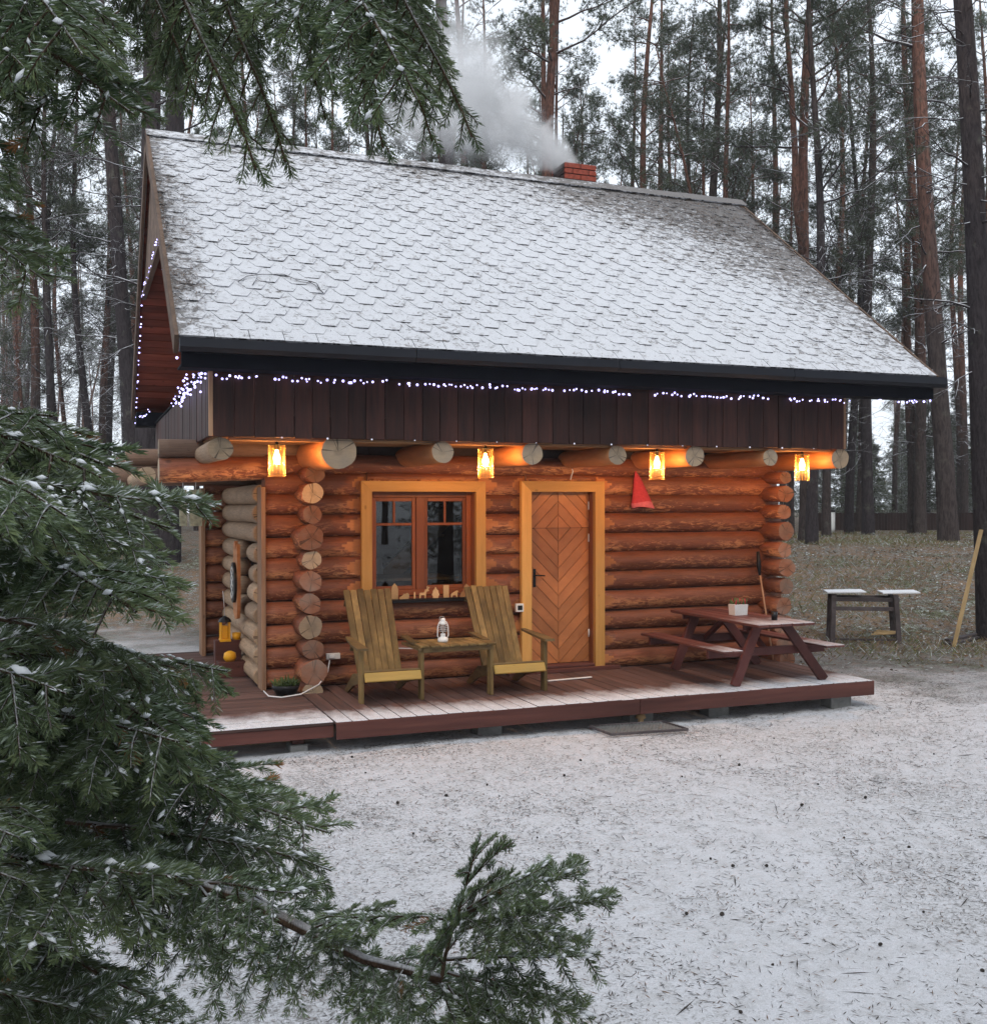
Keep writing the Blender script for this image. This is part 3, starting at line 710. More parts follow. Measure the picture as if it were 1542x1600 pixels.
# window
def fr(parent, a, b, mat, name, y0, y1): m = MB(); m.box((a[0], y0, a[1]), (b[0], y1, b[1])); return part(name, m, mat, parent)
win = fr(cabin, (-1.79, .90), (-.645, .93), MT['frame'], 'window', .03, .12)
WX0, WX1, WZ0, WZ1 = -1.895, -.542, .86, 2.085
def mitred(x0, x1, z0, z1, w, y0, y1, parent, bottom=False):
    F_ = lambda u, v, q: Vector((u, q, v))
    for nm, pl, mt in (('trim_board', [(x0, z1), (x0, z0), (x0 + w, z0), (x0 + w, z1 - w)], 'trim'), ('trim_board', [(x1, z0), (x1, z1), (x1 - w, z1 - w), (x1 - w, z0)], 'trim'),
                       ('trim_board', [(x0 + .003, z1), (x0 + w + .001, z1 - w - .001), (x1 - w - .001, z1 - w - .001), (x1 - .003, z1)], 'trimh')):
        m = MB(); m.prism(pl, y0, y1, F_); part(nm, m, MT[mt], parent)
mitred(WX0, WX1, WZ0, WZ1, .108, -.16, -.105, win)
for (a, b) in (((-1.787, .93), (-1.735, 1.977)), ((-.70, .93), (-.65, 1.977)), ((-1.735, 1.915), (-.70, 1.977)), ((-1.735, .885), (-.70, .945)), ((-1.265, .945), (-1.175, 1.915))):
    fr(win, a, b, MT['frame'], 'frame', .0, .075)
for s0, s1 in ((-1.735, -1.265), (-1.175, -.70)):
    for (a, b) in (((s0, .945), (s0 + .04, 1.915)), ((s1 - .04, .945), (s1, 1.915)), ((s0 + .04, 1.875), (s1 - .04, 1.915)), ((s0 + .04, .945), (s1 - .04, .985))):
        fr(win, a, b, MT['frame'], 'sash', .02, .06)
    c = (s0 + s1) / 2
    fr(win, (s0 + .04, 1.62), (s1 - .04, 1.648), MT['frame'], 'glazing_bar', .024, .054)
    fr(win, (c - .012, 1.648), (c + .012, 1.875), MT['frame'], 'glazing_bar', .024, .054)
    for (a, b) in (((s0 + .04, .985), (s1 - .04, 1.62)), ((s0 + .04, 1.648), (c - .012, 1.875)), ((c + .012, 1.648), (s1 - .04, 1.875))):
        m = MB(); m.box((a[0], .037, a[1]), (b[0], .043, b[1]), 0, .0005); part('pane', m, MT['glass'], win)
for xx in (-1.787, -.652):
    m = MB(); m.box((xx, -.105, .86), (xx + .006, .0, 1.98)); part('reveal', m, MT['frame'], win)
m = MB(); m.box((-1.79, -.2, .825), (-.64, .03, .862)); part('sill', m, MT['black'], win)
m = MB(); m.box((-1.79, -.105, 1.978), (-.645, .0, 1.984)); part('reveal', m, MT['frame'], win)
# dim room behind the glass
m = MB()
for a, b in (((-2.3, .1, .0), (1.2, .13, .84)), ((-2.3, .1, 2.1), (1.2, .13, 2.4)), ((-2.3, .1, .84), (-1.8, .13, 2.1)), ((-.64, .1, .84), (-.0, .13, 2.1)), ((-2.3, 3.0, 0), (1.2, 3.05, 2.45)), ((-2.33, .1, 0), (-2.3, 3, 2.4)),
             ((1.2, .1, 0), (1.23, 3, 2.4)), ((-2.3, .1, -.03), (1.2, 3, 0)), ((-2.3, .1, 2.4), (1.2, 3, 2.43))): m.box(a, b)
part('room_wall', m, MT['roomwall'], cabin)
# door
door = fr(cabin, (-.0, .07), (.757, 1.985), MT['eave'], 'door', .01, .03)
def clip(poly, nx, nz, c):
    out = []
    for i in range(len(poly)):
        p, q = poly[i], poly[(i + 1) % len(poly)]; dp = p[0] * nx + p[1] * nz - c; dq = q[0] * nx + q[1] * nz - c
        if dp <= 0: out.append(p)
        if dp * dq < 0: t = dp / (dp - dq); out.append((p[0] + (q[0] - p[0]) * t, p[1] + (q[1] - p[1]) * t))
    return out
cxd, czd, g2 = .375, 1.577, .0028
for (x0, x1, z0, z1, sg) in ((.008, cxd - g2, .08, czd - g2, 1), (cxd + g2, .75, .08, czd - g2, -1), (.008, cxd - g2, czd + g2, 1.978, -1), (cxd + g2, .75, czd + g2, 1.978, 1)):
    rect = [(x0, z0), (x1, z0), (x1, z1), (x0, z1)]; s2 = math.sqrt(.5); pitch = .106
    nx, nz = s2 * sg, s2; c0 = cxd * nx + czd * nz
    for k in range(-22, 22):
        pl = clip(rect, nx, nz, c0 + (k + 1) * pitch - g2); pl = clip(pl, -nx, -nz, -(c0 + k * pitch + g2)) if pl else pl
        if len(pl) < 3: continue
        m = MB(); m.prism(pl, .008, -.012 + R.uniform(-.001, .001), lambda u, v, w: Vector((u, w, v)))
        part('plank', m, MT['doorwood'], door)
mitred(-.127, .873, .0, 2.093, .115, -.165, -.105, door)
for xx in (-.012, .752): m = MB(); m.box((xx, -.105, .02), (xx + .012, .01, 1.98)); part('jamb', m, MT['frame'], door)
m = MB(); m.box((-.012, -.105, 1.978), (.764, .01, 1.99)); part('jamb', m, MT['frame'], door)
m = MB(); m.box((-.02, -.14, .045), (.77, .02, .072)); part('threshold', m, MT['fascia'], door)
hd = MB(); hd.box((.068, -.02, .93), (.1, -.012, 1.13)); hd = part('handle', hd, MT['black'], door)
m = MB(); m.tube([(.084, -.018, 1.06), (.084, -.06, 1.06), (.1, -.065, 1.06), (.19, -.062, 1.055)], .008, 8); part('lever', m, MT['black'], hd)
for z in (1.78, 1.42, .35): m = MB(); m.tube([(.747, -.018, z), (.747, -.018, z + .09)], .008, 8); part('hinge', m, MT['white'], door)
# knots and nail holes come with the trim wood; doorstep log in front of the threshold
m = MB(); m.box((-.3, -.2, .0), (1.05, -.12, .042)); part('doorstep', m, MT['fascia'], cabin)

# ------------------------------------------------------------------ DECK
deck = thing('wooden_deck', 'low red-brown board deck in front of the cabin, snow-dusted outer edge', 'deck', (.3, -.9, -.25))
x = -2.564; D0 = -1.868
while x < 3.08:
    m = MB(); o = R.uniform(-.003, .003); m.box((x + .004, D0 - .015, -.032 + o), (min(x + .139, 3.1), .1 if R.random() < .9 else .1, o), 0, .004)
    part('deck_board', m, MT['deck'], deck); x += .1435
m = MB(); m.box((-2.564, -1.895, -.15), (.35, -1.868 - .018, -.006)); part('fascia_board', m, MT['fascia'], deck)
m = MB(); m.box((.353, -1.897, -.15), (3.11, -1.868 - .018, -.008)); part('fascia_board', m, MT['fascia'], deck)
m = MB(); m.box((3.103, -1.884, -.15), (3.125, .0, -.006)); part('fascia_board', m, MT['fascia'], deck)
y = -1.84
while y < 3.0:
    m = MB(); o = R.uniform(-.003, .003); m.box((-5.3 + R.uniform(-.02, .02), y, -.034 + o), (-2.572, y + .108, -.003 + o), 0, .004)
    if y > -.15: m = MB(); m.box((-5.3, y, -.034 + o), (-2.4, y + .108, -.003 + o), 0, .004)
    part('deck_board', m, MT['deckx'], deck); y += .115
m = MB(); m.box((-5.3, -1.83, -.14), (-2.57, -1.79, -.036)); part('joist', m, MT['fascia'], deck)
for yy in (-.9, .1): m = MB(); m.box((-5.3, yy, -.16), (3.08, yy + .05, -.036)); part('joist', m, MT['fascia'], deck)
for px_, yy, w in ((-2.85, -1.66, .15), (-1.1, -1.62, .24), (.48, -1.6, .26), (1.36, -1.6, .24), (2.78, -1.7, .26), (-4.4, -1.6, .2)):
    m = MB(); zg = gz(px_, yy) - .05; m.box((px_ - w / 2, yy - .09, zg), (px_ + w / 2, yy + .09, -.15 if px_ > -2.5 else -.2), 0, .008); part('block', m, MT['concrete'], deck)
    if px_ < -2.5: m = MB(); m.box((px_ - .05, yy - .05, -.2), (px_ + .05, yy + .05, -.036)); part('post', m, MT['fascia'], deck)

# ------------------------------------------------------------------ twin garden chair
tw = thing('twin_garden_chair', 'pair of yellow-brown slatted garden armchairs joined by a small table, under the window', 'garden chair', (-1.22, -.9, 0))
def chair(x0, x1):
    w = x1 - x0; xc = (x0 + x1) / 2
    # seat slats, curved down to the back
    m = MB(); m.obox((xc, -1.215, .245), (w / 2 + .002, .012, .045), Matrix.Rotation(math.radians(-28), 3, 'X'), 0, .006); part('front_slat', m, MT['chairy'], tw)
    for k in range(5):
        m = MB(); y = -1.15 + k * .085; z = .288 - .02 * k; m.obox((xc, y, z), (w / 2, .038, .01), Matrix.Rotation(math.radians(-12), 3, 'X')); part('seat_slat', m, MT['chairh'], tw)
    # backrest, seven slats leaning back
    n = 7; t0, t1 = xc - .03 - .245, xc - .03 + .245
    for k in range(n):
        a = t0 + (t1 - t0) * (k + .5) / n; b = xc - .015 + (a - xc + .03) * .90
        ww = (t1 - t0) / n - .008; top = .99 + R.uniform(-.008, .008)
        m = MB(); m.bar((b, -.80, .22), (a, -.37, top), ww, .018, 0, (0, -1, .55)); part('back_slat', m, MT['chair'], tw)
    for z, y in ((.45, -.66), (.86, -.41)):
        m = MB(); m.bar((t0 + .01, y + .03, z), (t1 - .01, y + .03, z), .022, .06, 0, (0, -.5, 1)); part('back_rail', m, MT['chairh'], tw)
    for s, lx in ((0, x0 - .035), (1, x1 + .005)):
        m = MB(); m.box((lx, -1.19, 0), (lx + .035, -1.10, .50)); part('leg', m, MT['chair'], tw)
        m = MB(); m.prism([(-1.19, .20), (-1.19, .28), (-.75, .22), (-.42, .02), (-.42, .0), (-.52, .0), (-.74, .1)], lx + (.036 if s == 0 else -.024), lx + (.060 if s == 0 else -.001), lambda u, v, q: Vector((q, u, v)))
        part('side_rail', m, MT['chairh'], tw)
chair(-2.14, -1.60); chair(-.86, -.33)
def arm(xa, dirn):
    pts = [(-1.27, .0), (-1.27, .10), (-1.05, .105), (-.62, .06), (-.62, .015), (-1.0, -.0)]
    m = MB(); m.prism([(xa + dirn * b, a) for a, b in pts][::(1 if dirn < 0 else -1)], .50, .522, lambda u, v, q: Vector((u, v, q + .06 * (v + 1.27)))); part('armrest', m, MT['chairh'], tw)
arm(-2.12, -1); arm(-.35, 1)
x = -1.60
while x < -.90:
    w = .095; m = MB(); m.box((x, -1.24 + (.0 if x > -1.55 else .03), .492), (x + w - .008, -.74, .512)); part('table_board', m, MT['chair'], tw); x += w
for xx in (-1.6, -.93): m = MB(); m.bar((xx, -1.2, .478), (xx, -.62, .47), .03, .03); part('table_rail', m, MT['chairh'], tw)
m = MB(); m.box((-1.6, -1.19, .44), (-.88, -1.165, .49)); part('table_rail', m, MT['chairh'], tw)
for xx in (-1.62, -.90):
    m = MB(); m.prism([(xx, -1.0), (xx + .07, -1.0), (xx + .07, -.6), (xx, -.6)], .50, .52, lambda u, v, q: Vector((u, v, q + .07 * max(0, v + .95)))); part('armrest', m, MT['chairh'], tw)

# white hurricane lantern
lt = thing('hurricane_lantern', 'white hurricane lantern on the small table between the garden chairs', 'lantern', (-1.31, -1.0, .513))
c = (-1.31, -1.0, .513)
m = MB(); m.lathe([(0, 0), (.048, 0), (.052, .01), (.05, .035), (.03, .048), (.022, .055), (0, .055)], c, 20); part('fuel_tank', m, MT['white'], lt)
m = MB(); m.lathe([(.022, .055), (.026, .07), (.018, .085), (0, .088)], c, 14); part('burner', m, MT['white'], lt)
m = MB(); m.lathe([(.022, .085), (.038, .115), (.034, .145), (.024, .17)], c, 16); part('glass_globe', m, MT['globe'], lt)
m = MB(); m.lathe([(.03, .168), (.034, .175), (.028, .19), (.022, .20), (.026, .212), (.02, .225), (0, .232)], c, 16); part('chimney_cap', m, MT['white'], lt)
for s in (-1, 1):
    m = MB(); m.tube([(c[0] + s * .04, c[1], c[2] + .03), (c[0] + s * .055, c[1], c[2] + .06), (c[0] + s * .052, c[1], c[2] + .15), (c[0] + s * .036, c[1], c[2] + .19), (c[0] + s * .02, c[1], c[2] + .2)], .0055, 8); part('side_tube', m, MT['white'], lt)
for k in range(4):
    m = MB(); zz = .105 + k * .017; r = .04; m.tube([(c[0] + r * math.cos(t), c[1] + r * math.sin(t), c[2] + zz) for t in np.linspace(0, 2 * PI, 17)], .0018, 5); part('guard_wire', m, MT['white'], lt)
m = MB(); m.tube([(c[0] - .03, c[1] + .02, c[2] + .2), (c[0] - .02, c[1] + .03, c[2] + .24), (c[0] + .02, c[1] + .03, c[2] + .24), (c[0] + .03, c[1] + .02, c[2] + .2)], .002, 5); part('handle', m, MT['white'], lt)

# ------------------------------------------------------------------ picnic table
pt = thing('picnic_table', 'dark red picnic table with two fixed benches at the right end of the deck', 'picnic table', (1.98, -1.1, 0))
TZ = .645
for k in range(5):
    a = 1.64 + k * .136; m = MB(); m.box((a, -1.95 + R.uniform(-.01, .01), TZ - .03), (a + .13, -.28, TZ)); part('tabletop_board', m, MT['picnictop'], pt)
for b0 in (1.25, 2.46):
    for k in range(2): m = MB(); m.box((b0 + k * .118, -1.93 if b0 < 2 else -1.95, .375), (b0 + k * .118 + .112, -.3, .40)); part('bench_board', m, MT['picnictop'], pt)
for yy in (-1.66, -.5):
    for (fx, tx) in ((1.56, 1.84), (2.66, 2.16)):
        m = MB(); m.bar((fx if fx < 2 else fx, yy, .0), (tx, yy, TZ - .03), .045, .10, 0, (1, 0, 0)); part('leg', m, MT['picnic'], pt)
    m = MB(); m.box((1.27, yy + .028, .29), (2.69, yy + .065, .375)); part('bench_bearer', m, MT['picnic'], pt)
    m = MB(); m.box((1.7, yy + .028, TZ - .09), (2.26, yy + .065, TZ - .03)); part('top_bearer', m, MT['picnic'], pt)
for yy, s in ((-1.6, 1), (-.46, -1)): m = MB(); m.bar((1.98, yy, .33), (1.98, yy + s * .42, TZ - .04), .05, .05); part('brace', m, MT['picnic'], pt)
# white pot with heather, black cup
pp = thing('flower_pot', 'square white pot of dark heather on the picnic table', 'flower pot', (2.02, -1.05, TZ))
m = MB(); m.prism([(-.085, -.06), (.085, -.06), (.085, .06), (-.085, .06)], 0, .115, lambda u, v, w: Vector((2.02 + u * (.92 + w * .7), -1.05 + v * (.92 + w * .7), TZ + w))); part('pot', m, MT['pot'], pp)
m = MB()
for k in range(70):
    a = (2.02 + R.uniform(-.075, .075), -1.05 + R.uniform(-.05, .05), TZ + .11); b = (a[0] + R.uniform(-.02, .02), a[1] + R.uniform(-.02, .02), a[2] + R.uniform(.03, .075))
    m.tube([a, tuple((Vector(a) + Vector(b)) / 2), b], [.003, .007, .002], 5, R.choice([0, 0, 1]))
part('plant', m, [MT['leaf'], MT['felt']], pp)
m = MB(); m.lathe([(0, 0), (.03, 0), (.034, .085), (.031, .085), (.028, .01), (0, .01)], (2.07, -1.62, TZ), 18); solo('cup', m, MT['cup'], 'small black cup at the front corner of the picnic table', 'cup')

# ------------------------------------------------------------------ lamps under the overhang
LAMP = []
def lamp(x, lab, first):
    c = (x, -1.12, 2.245)
    if first is None:
        t = thing('hanging_lamp', lab, 'lamp', (x, -1.12, 2.44), 'lit glass lamps hanging under the cabin overhang')
        m = MB(); m.tube([(x, -1.12, 2.44), (x + .004, -1.118, 2.42), (x, -1.12, 2.395)], .004, 6); part('cord', m, MT['wire'], t)
        m = MB(); m.lathe([(0, .165), (.014, .16), (.02, .12), (.02, .095), (0, .09)], c, 12); part('socket', m, MT['black'], t)
        m = MB(); m.lathe([(.0, .092), (.012, .088), (.018, .06), (.03, .03), (.033, .01), (.024, -.018), (0, -.03)], c, 14); part('bulb', m, MT['bulb'], t)
        m = MB(); m.lathe([(.071, -.15), (.071, .135), (.068, .135), (.068, -.15), (.071, -.15)], c, 20); sh = part('lamp_shade', m, MT['lampglass'], t)
        for k in range(14):
            a = 2 * PI * k / 14; m = MB(); m.tube([(x + .074 * math.cos(a), -1.12 + .074 * math.sin(a), 2.095), (x + .074 * math.cos(a), -1.12 + .074 * math.sin(a), 2.38)], .0045, 5); part('glass_rod', m, MT['lampglass'], sh)
        m = MB(); m.tube([(x + .072 * math.cos(q), -1.12 + .072 * math.sin(q), 2.38) for q in np.linspace(0, 2 * PI, 21)], .003, 5); part('ring', m, MT['black'], t)
    else: t = dup(first, (x, -1.12, 2.44), label=lab)
    l = bpy.data.lights.new('bulb_light', 'POINT'); l.energy = 29; l.color = (1, .57, .25); l.shadow_soft_size = .035
    o = bpy.data.objects.new('bulb_light', l); COL.objects.link(o); o.parent = t; o.location = (0, 0, -.235)
    return t
l1 = lamp(-2.92, 'lit amber glass lamp at the left corner, above the column of log ends', None)
lamp_proto_children = None
for x, lb in ((-.911, 'lit amber glass lamp hanging between the window and the door'), (.985, 'lit amber glass lamp hanging right beside the red felt hat'), (2.80, 'lit amber glass lamp at the right corner of the cabin')):
    for ch_ in list(l1.children):
        if ch_.type == 'LIGHT': ch_.parent = None; hold = ch_
    lamp(x, lb, l1); hold.parent = l1
# ------------------------------------------------------------------ string lights
mbb = MB(); mbb.lathe([(0, -1), (.7, -.7), (1, 0), (.7, .7), (0, 1)], n=6); BM = {}
for nm, mt, r in (('a', 'fairy', .0105), ('b', 'fairy2', .008)):
    q = MB(); q.v = [tuple(np.array(v) * r) for v in mbb.v]; q.f = mbb.f[:]; q.m = mbb.m[:]; q.sm = mbb.sm[:]
    BM[nm] = q.mesh('fairy_bulb', [MT[mt]])
def string(name, pts, bulbs, label, kind='a', wire=.0025):
    t = thing(name, label, 'string lights', pts[0])
    m = MB(); m.tube(pts, wire, 4); part('wire', m, MT['wire'], t)
    for b in bulbs:
        o = link('bulb', BM[kind], t, b); s = R.uniform(.65, 1.25); o.scale = (s, s, s)
pts = []; bl = []; x = -3.5
while x < 4.15:
    yy = -1.275 if x < 3.25 else -1.5
    z = 2.985 - .018 * abs(math.sin(x * 3.1)) - (.0 if x < 3.25 else -.005)
    pts.append((x, yy, z)); x += .05
    if x > 3.35 and 3.62 < x < 3.78: continue
    if math.sin(x * 7.0) + math.sin(x * 11.7 + 2) > -.95 or R.random() < .3:
        for _ in range(1 if R.random() < .8 else 2): bl.append((x + R.uniform(-.03, .03), yy - .012, z - R.uniform(.0, .035)))
string('string_lights', pts, bl, 'string of bluish white lights along the top of the dark skirt boards under the eave')
pts = [(x, -1.262, 2.432 - .012 * abs(math.sin((x + 3.5) * PI / .82))) for x in np.arange(-3.45, 3.25, .1)]
string('string_lights', pts, [(x, -1.268, 2.437) for x in np.arange(-2.9, 3.2, .41)], 'thin wire with widely spaced tiny lights along the bottom of the skirt boards', 'b', .003)
# gable outline
def rk(s, back=False, o=.16):
    q = rf(-3.75, s, -o, back); q.x = -3.775; return tuple(q)
GX = -3.785
def seg(a, b, n, j=.03): return [(GX, a[0] + (b[0] - a[0]) * k / n + R.uniform(-j, j), a[1] + (b[1] - a[1]) * k / n + R.uniform(-j, j)) for k in range(n + 1)]
string('string_lights', seg((.98, 4.66), (-1.15, 3.12), 24, .01), seg((.98, 4.66), (-1.15, 3.12), 27), 'string of white lights down the near edge of the red gable panel')
far_ = [((.98, 4.66), (3.9, 4.60), 24), ((3.9, 4.60), (5.75, 3.1), 20)]
string('string_lights', seg(*far_[0], .01)[:-1] + seg(*far_[1], .01), seg(*far_[0], .06) + seg(*far_[1], .05), 'string of white lights along the top and far edge of the red gable panel')
pts = [(-3.76, y, 3.12) for y in np.arange(4.2, 5.9, .2)]
string('string_lights', pts, [(-3.77 + .05 * (5.9 - y), y, 3.12 + R.uniform(-.04, .04)) for y in np.arange(4.2, 5.9, .17)], 'sparse string of white lights at the bottom of the red gable opening')
pts = []; bl = []
for k in range(72):
    y = -1.35 + 2.6 * (k / 72); pts.append((-3.58 + .05 * math.sin(k * 1.9), y, 3.0 + .05 * math.sin(k * 1.3)))
    bl.append((-3.59 + R.uniform(-.07, .05), y + R.uniform(-.05, .05), 2.97 + R.uniform(-.10, .09)))
string('string_lights', pts, bl, 'bunched tangle of bluish white lights at the left corner beneath the eave')

# ------------------------------------------------------------------ things on the wall and the sill
m = MB(); n = 14; rings = [(2.2, .012), (2.12, .045), (2.02, .075), (1.93, .10), (1.86, .125), (1.82, .14), (1.80, .135)]
vs = []; fs = []
for i, (z, r) in enumerate(rings):
    for j in range(n):
        a = 2 * PI * j / n; w = 1 + .08 * math.sin(3 * a + i); vs.append((1.27 + .018 * i + r * math.cos(a) * w, -.16 + r * .55 * math.sin(a) * w, z + .012 * math.sin(2 * a + i)))
for i in range(len(rings) - 1):
    for j in range(n): m_i = 1 if i >= 4 else 0; fs.append((i * n + j, (i + 1) * n + j, (i + 1) * n + (j + 1) % n, i * n + (j + 1) % n, m_i))
for f in fs: pass
m.v = vs; m.f = [f[:4] for f in fs] + [tuple(range(6 * n, 7 * n))]; m.m = [f[4] for f in fs] + [1]; m.sm = [True] * len(m.f)
solo('felt_hat', m, [MT['felt'], MT['felt2']], 'pointed red felt hat hanging on the log wall right of the door', 'hat')
m = MB(); m.tube([(.47, -.13, 2.11), (.475, -.15, 2.16), (.49, -.15, 2.2), (.48, -.15, 2.23)], .006, 6); solo('hook', m, MT['cable'], 'small white hook above the door trim', 'hook')
th = thing('thermometer_box', 'small square white box with a dark display left of the door', 'wall box', (-.16, -.15, .72))
m = MB(); m.box((-.2, -.175, .68), (-.11, -.14, .77)); part('case', m, MT['white'], th)
m = MB(); m.box((-.182, -.179, .70), (-.128, -.174, .75)); part('display', m, MT['black'], th)
def fig(x, poly, lab, cat, mat='figure', s=1., nm='wooden_figure'):
    m = MB(); m.prism([(a * s, b * s) for a, b in poly], -.009, .009, lambda u, v, w: Vector((x + u, -.14 + w, .863 + v)))
    solo(nm, m, MT[mat], lab, cat, 'carved wooden figures on the window sill')
fig(-1.545, [(-.035, 0), (.035, 0), (.037, .1), (.026, .135), (0, .165), (-.026, .135), (-.037, .1)], 'tall pointed wooden tree shape, leftmost on the window sill', 'figurine')
fig(-1.445, [(-.05, 0), (.05, 0), (.055, .05), (.035, .062), (.02, .05), (0, .055), (-.02, .03), (-.045, .02)], 'low wooden crouching animal beside the tall pointed tree shape', 'figurine')
fig(-1.33, [(-.008, 0), (.008, 0), (.008, .06), (.0, .07), (-.008, .06)], 'thin wooden stick figure between crouching animal and deer', 'figurine')
fig(-1.235, [(-.04, 0), (-.03, 0), (-.026, .03), (.012, .03), (.014, 0), (.024, 0), (.026, .04), (.034, .065), (.055, .07), (.058, .08), (.05, .085), (.065, .11), (.058, .112), (.045, .09), (.046, .12), (.04, .12), (.036, .088), (.02, .084), (.008, .055), (-.03, .055), (-.042, .04)], 'small wooden deer with antlers on the window sill', 'figurine', s=1.05)
fig(-1.10, [(-.03, 0), (.03, 0), (.03, .02), (.042, .03), (.028, .06), (.032, .07), (.012, .09), (0, .115), (-.012, .09), (-.032, .07), (-.028, .06), (-.042, .03), (-.03, .02)], 'stepped wooden fir tree right of the deer', 'figurine')
fig(-.985, [(-.03, 0), (.03, 0), (.03, .13), (-.03, .13)], 'plain upright wooden block on the window sill', 'figurine')
fig(-.89, [(-.04, 0), (-.03, 0), (-.02, .02), (.01, .02), (.02, 0), (.03, 0), (.032, .05), (.045, .06), (.03, .07), (-.02, .045), (-.042, .03)], 'small wooden fawn right of the upright block', 'figurine')
fig(-.78, [(-.05, 0), (.03, 0), (.035, .05), (.06, .06), (.055, .11), (.02, .14), (0, .11), (-.015, .06), (-.04, .04)], 'brown rounded wooden animal, rightmost on the window sill', 'figurine', 'soffit')
# socket and white cable by the corner
sk = thing('extension_socket', 'white extension socket at the foot of the left log corner', 'socket', (-2.2, -.3, .33))
m = MB(); m.box((-2.27, -.2, .285), (-2.13, -.16, .345)); part('case', m, MT['pot'], sk)
m = MB(); m.box((-2.25, -.225, .30), (-2.19, -.2, .335)); part('plug', m, MT['cable'], sk)
m = MB(); a = [(515, 1032, -.24), (512, 1050, -.3), (498, 1070, -.5), (470, 1085, -.75), (440, 1090, -.7), (420, 1088, -.6), (412, 1080, -.45)]
pts = [at(px, py, y=yy) for px, py, yy in a]; pts = [Vector((q.x, q.y, max(q.z, .012))) for q in pts]
m.tube(pts, .0065, 6); solo('power_cable', m, MT['cable'], 'white cable looping from the socket across the deck corner', 'cable')
m = MB(); m.tube([(-1.6, -.15, .36), (-1.35, -.16, .345), (-1.1, -.15, .36), (-.8, -.15, .35)], .006, 6); solo('power_cable', m, MT['cable'], 'white cable along the wall behind the small chair table', 'cable')
# planter
pl = thing('plant_bowl', 'round black bowl of green plants at the left corner of the wall', 'planter', (-2.72, -.42, 0))
m = MB(); m.lathe([(0, 0), (.09, 0), (.125, .06), (.135, .1), (.128, .1), (.115, .06), (0, .05)], (-2.72, -.42, 0), 20); part('bowl', m, MT['black'], pl)
m = MB()
for k in range(90):
    a = R.uniform(0, 2 * PI); r = R.uniform(0, .1); q = Vector((-2.72 + r * math.cos(a), -.42 + r * math.sin(a), .07)); d = Vector((math.cos(a) * R.uniform(.2, 1), math.sin(a) * R.uniform(.2, 1), R.uniform(.5, 1.3))) * R.uniform(.04, .1)
    m.tube([q, q + d * .6, q + d], [.004, .012, .002], 4)
part('leaves', m, MT['leaf'], pl)
# carved board with black disc in the porch opening
cb = thing('carved_board', 'tall carved wooden board with a black patterned disc hanging in the porch opening', 'wall decoration', (-2.95, 1.0, 1.0))
m = MB(); m.prism([(-.10, .62), (.05, .60), (.16, .66), (.2, .85), (.19, 1.1), (.15, 1.28), (.16, 1.42), (.05, 1.45), (-.02, 1.35), (-.12, 1.42), (-.15, 1.2), (-.17, .9), (-.14, .7)], -3.0, -2.965, lambda u, v, w: Vector((w, 1.02 + u, v))); part('board', m, MT['cut'], cb)
m = MB(); m.prism([(.17 * math.cos(t), .22 * math.sin(t)) for t in np.linspace(0, 2 * PI, 24, endpoint=False)], -3.03, -3.002, lambda u, v, w: Vector((w, 1.04 + u, 1.0 + v))); part('disc', m, MT['black'], cb)
m = MB()
for s in (-1, 1):
    m.tube([(-3.034, 1.04 + .06 * math.sin(t * 2) * s, 1.0 + .17 * (t / PI - 1)) for t in np.linspace(0, 2 * PI, 22)], .006, 5)
m.tube([(-3.034, 1.04 + .03 * math.cos(t), 1.0 + .03 * math.sin(t)) for t in np.linspace(0, 2 * PI, 13)], .005, 5)
part('ornament', m, MT['white'], cb)
# yellow lantern and cups on the side deck
yl = thing('yellow_lantern', 'yellow lantern with a black top standing by the porch wall', 'lantern', (-3.08, 1.2, 0))
m = MB(); m.box((-3.2, 1.15, 0), (-2.92, 1.3, .36)); part('stand', m, MT['fascia'], yl)
for q in (0, 1, 2, 3): m = MB(); ax, ay = ((-.045, -.045), (.045, -.045), (.045, .045), (-.045, .045))[q]; m.box((-3.09 + ax - .009, 1.2 + ay - .009, .36), (-3.09 + ax + .009, 1.2 + ay + .009, .56)); part('post', m, MT['yellow'], yl)
m = MB(); m.box((-3.15, 1.14, .345), (-3.03, 1.26, .375)); m.box((-3.12, 1.17, .375), (-3.06, 1.23, .52)); part('body', m, MT['yellow'], yl)
m = MB(); m.lathe([(.075, 0), (.06, .03), (.02, .06), (0, .07)], (-3.09, 1.2, .56), 8); part('cap', m, MT['black'], yl)
m = MB(); m.tube([(-3.09, 1.2, .62), (-3.1, 1.2, .8), (-3.11, 1.2, .9)], .004, 5); part('wire', m, MT['cable'], yl)
m = MB(); m.lathe([(0, 0), (.045, 0), (.05, .075), (.044, .075), (.04, .01), (0, .01)], (-2.965, 1.2, .36), 16); solo('yellow_cup', m, MT['yellow'], 'yellow cup right beside the yellow lantern', 'cup')
m = MB(); m.lathe([(0, 0), (.05, 0), (.07, .04), (.06, .09), (.02, .11), (0, .11)], (-3.07, .95, .0), 14); m.v = [(a, b, c + .16) for a, b, c in m.v]
m.box((-3.2, .85, 0), (-2.9, 1.05, .16), 1)
solo('yellow_bucket', m, [MT['yellow'], MT['fascia']], 'rounded yellow pot on a low block below the lantern', 'pot')
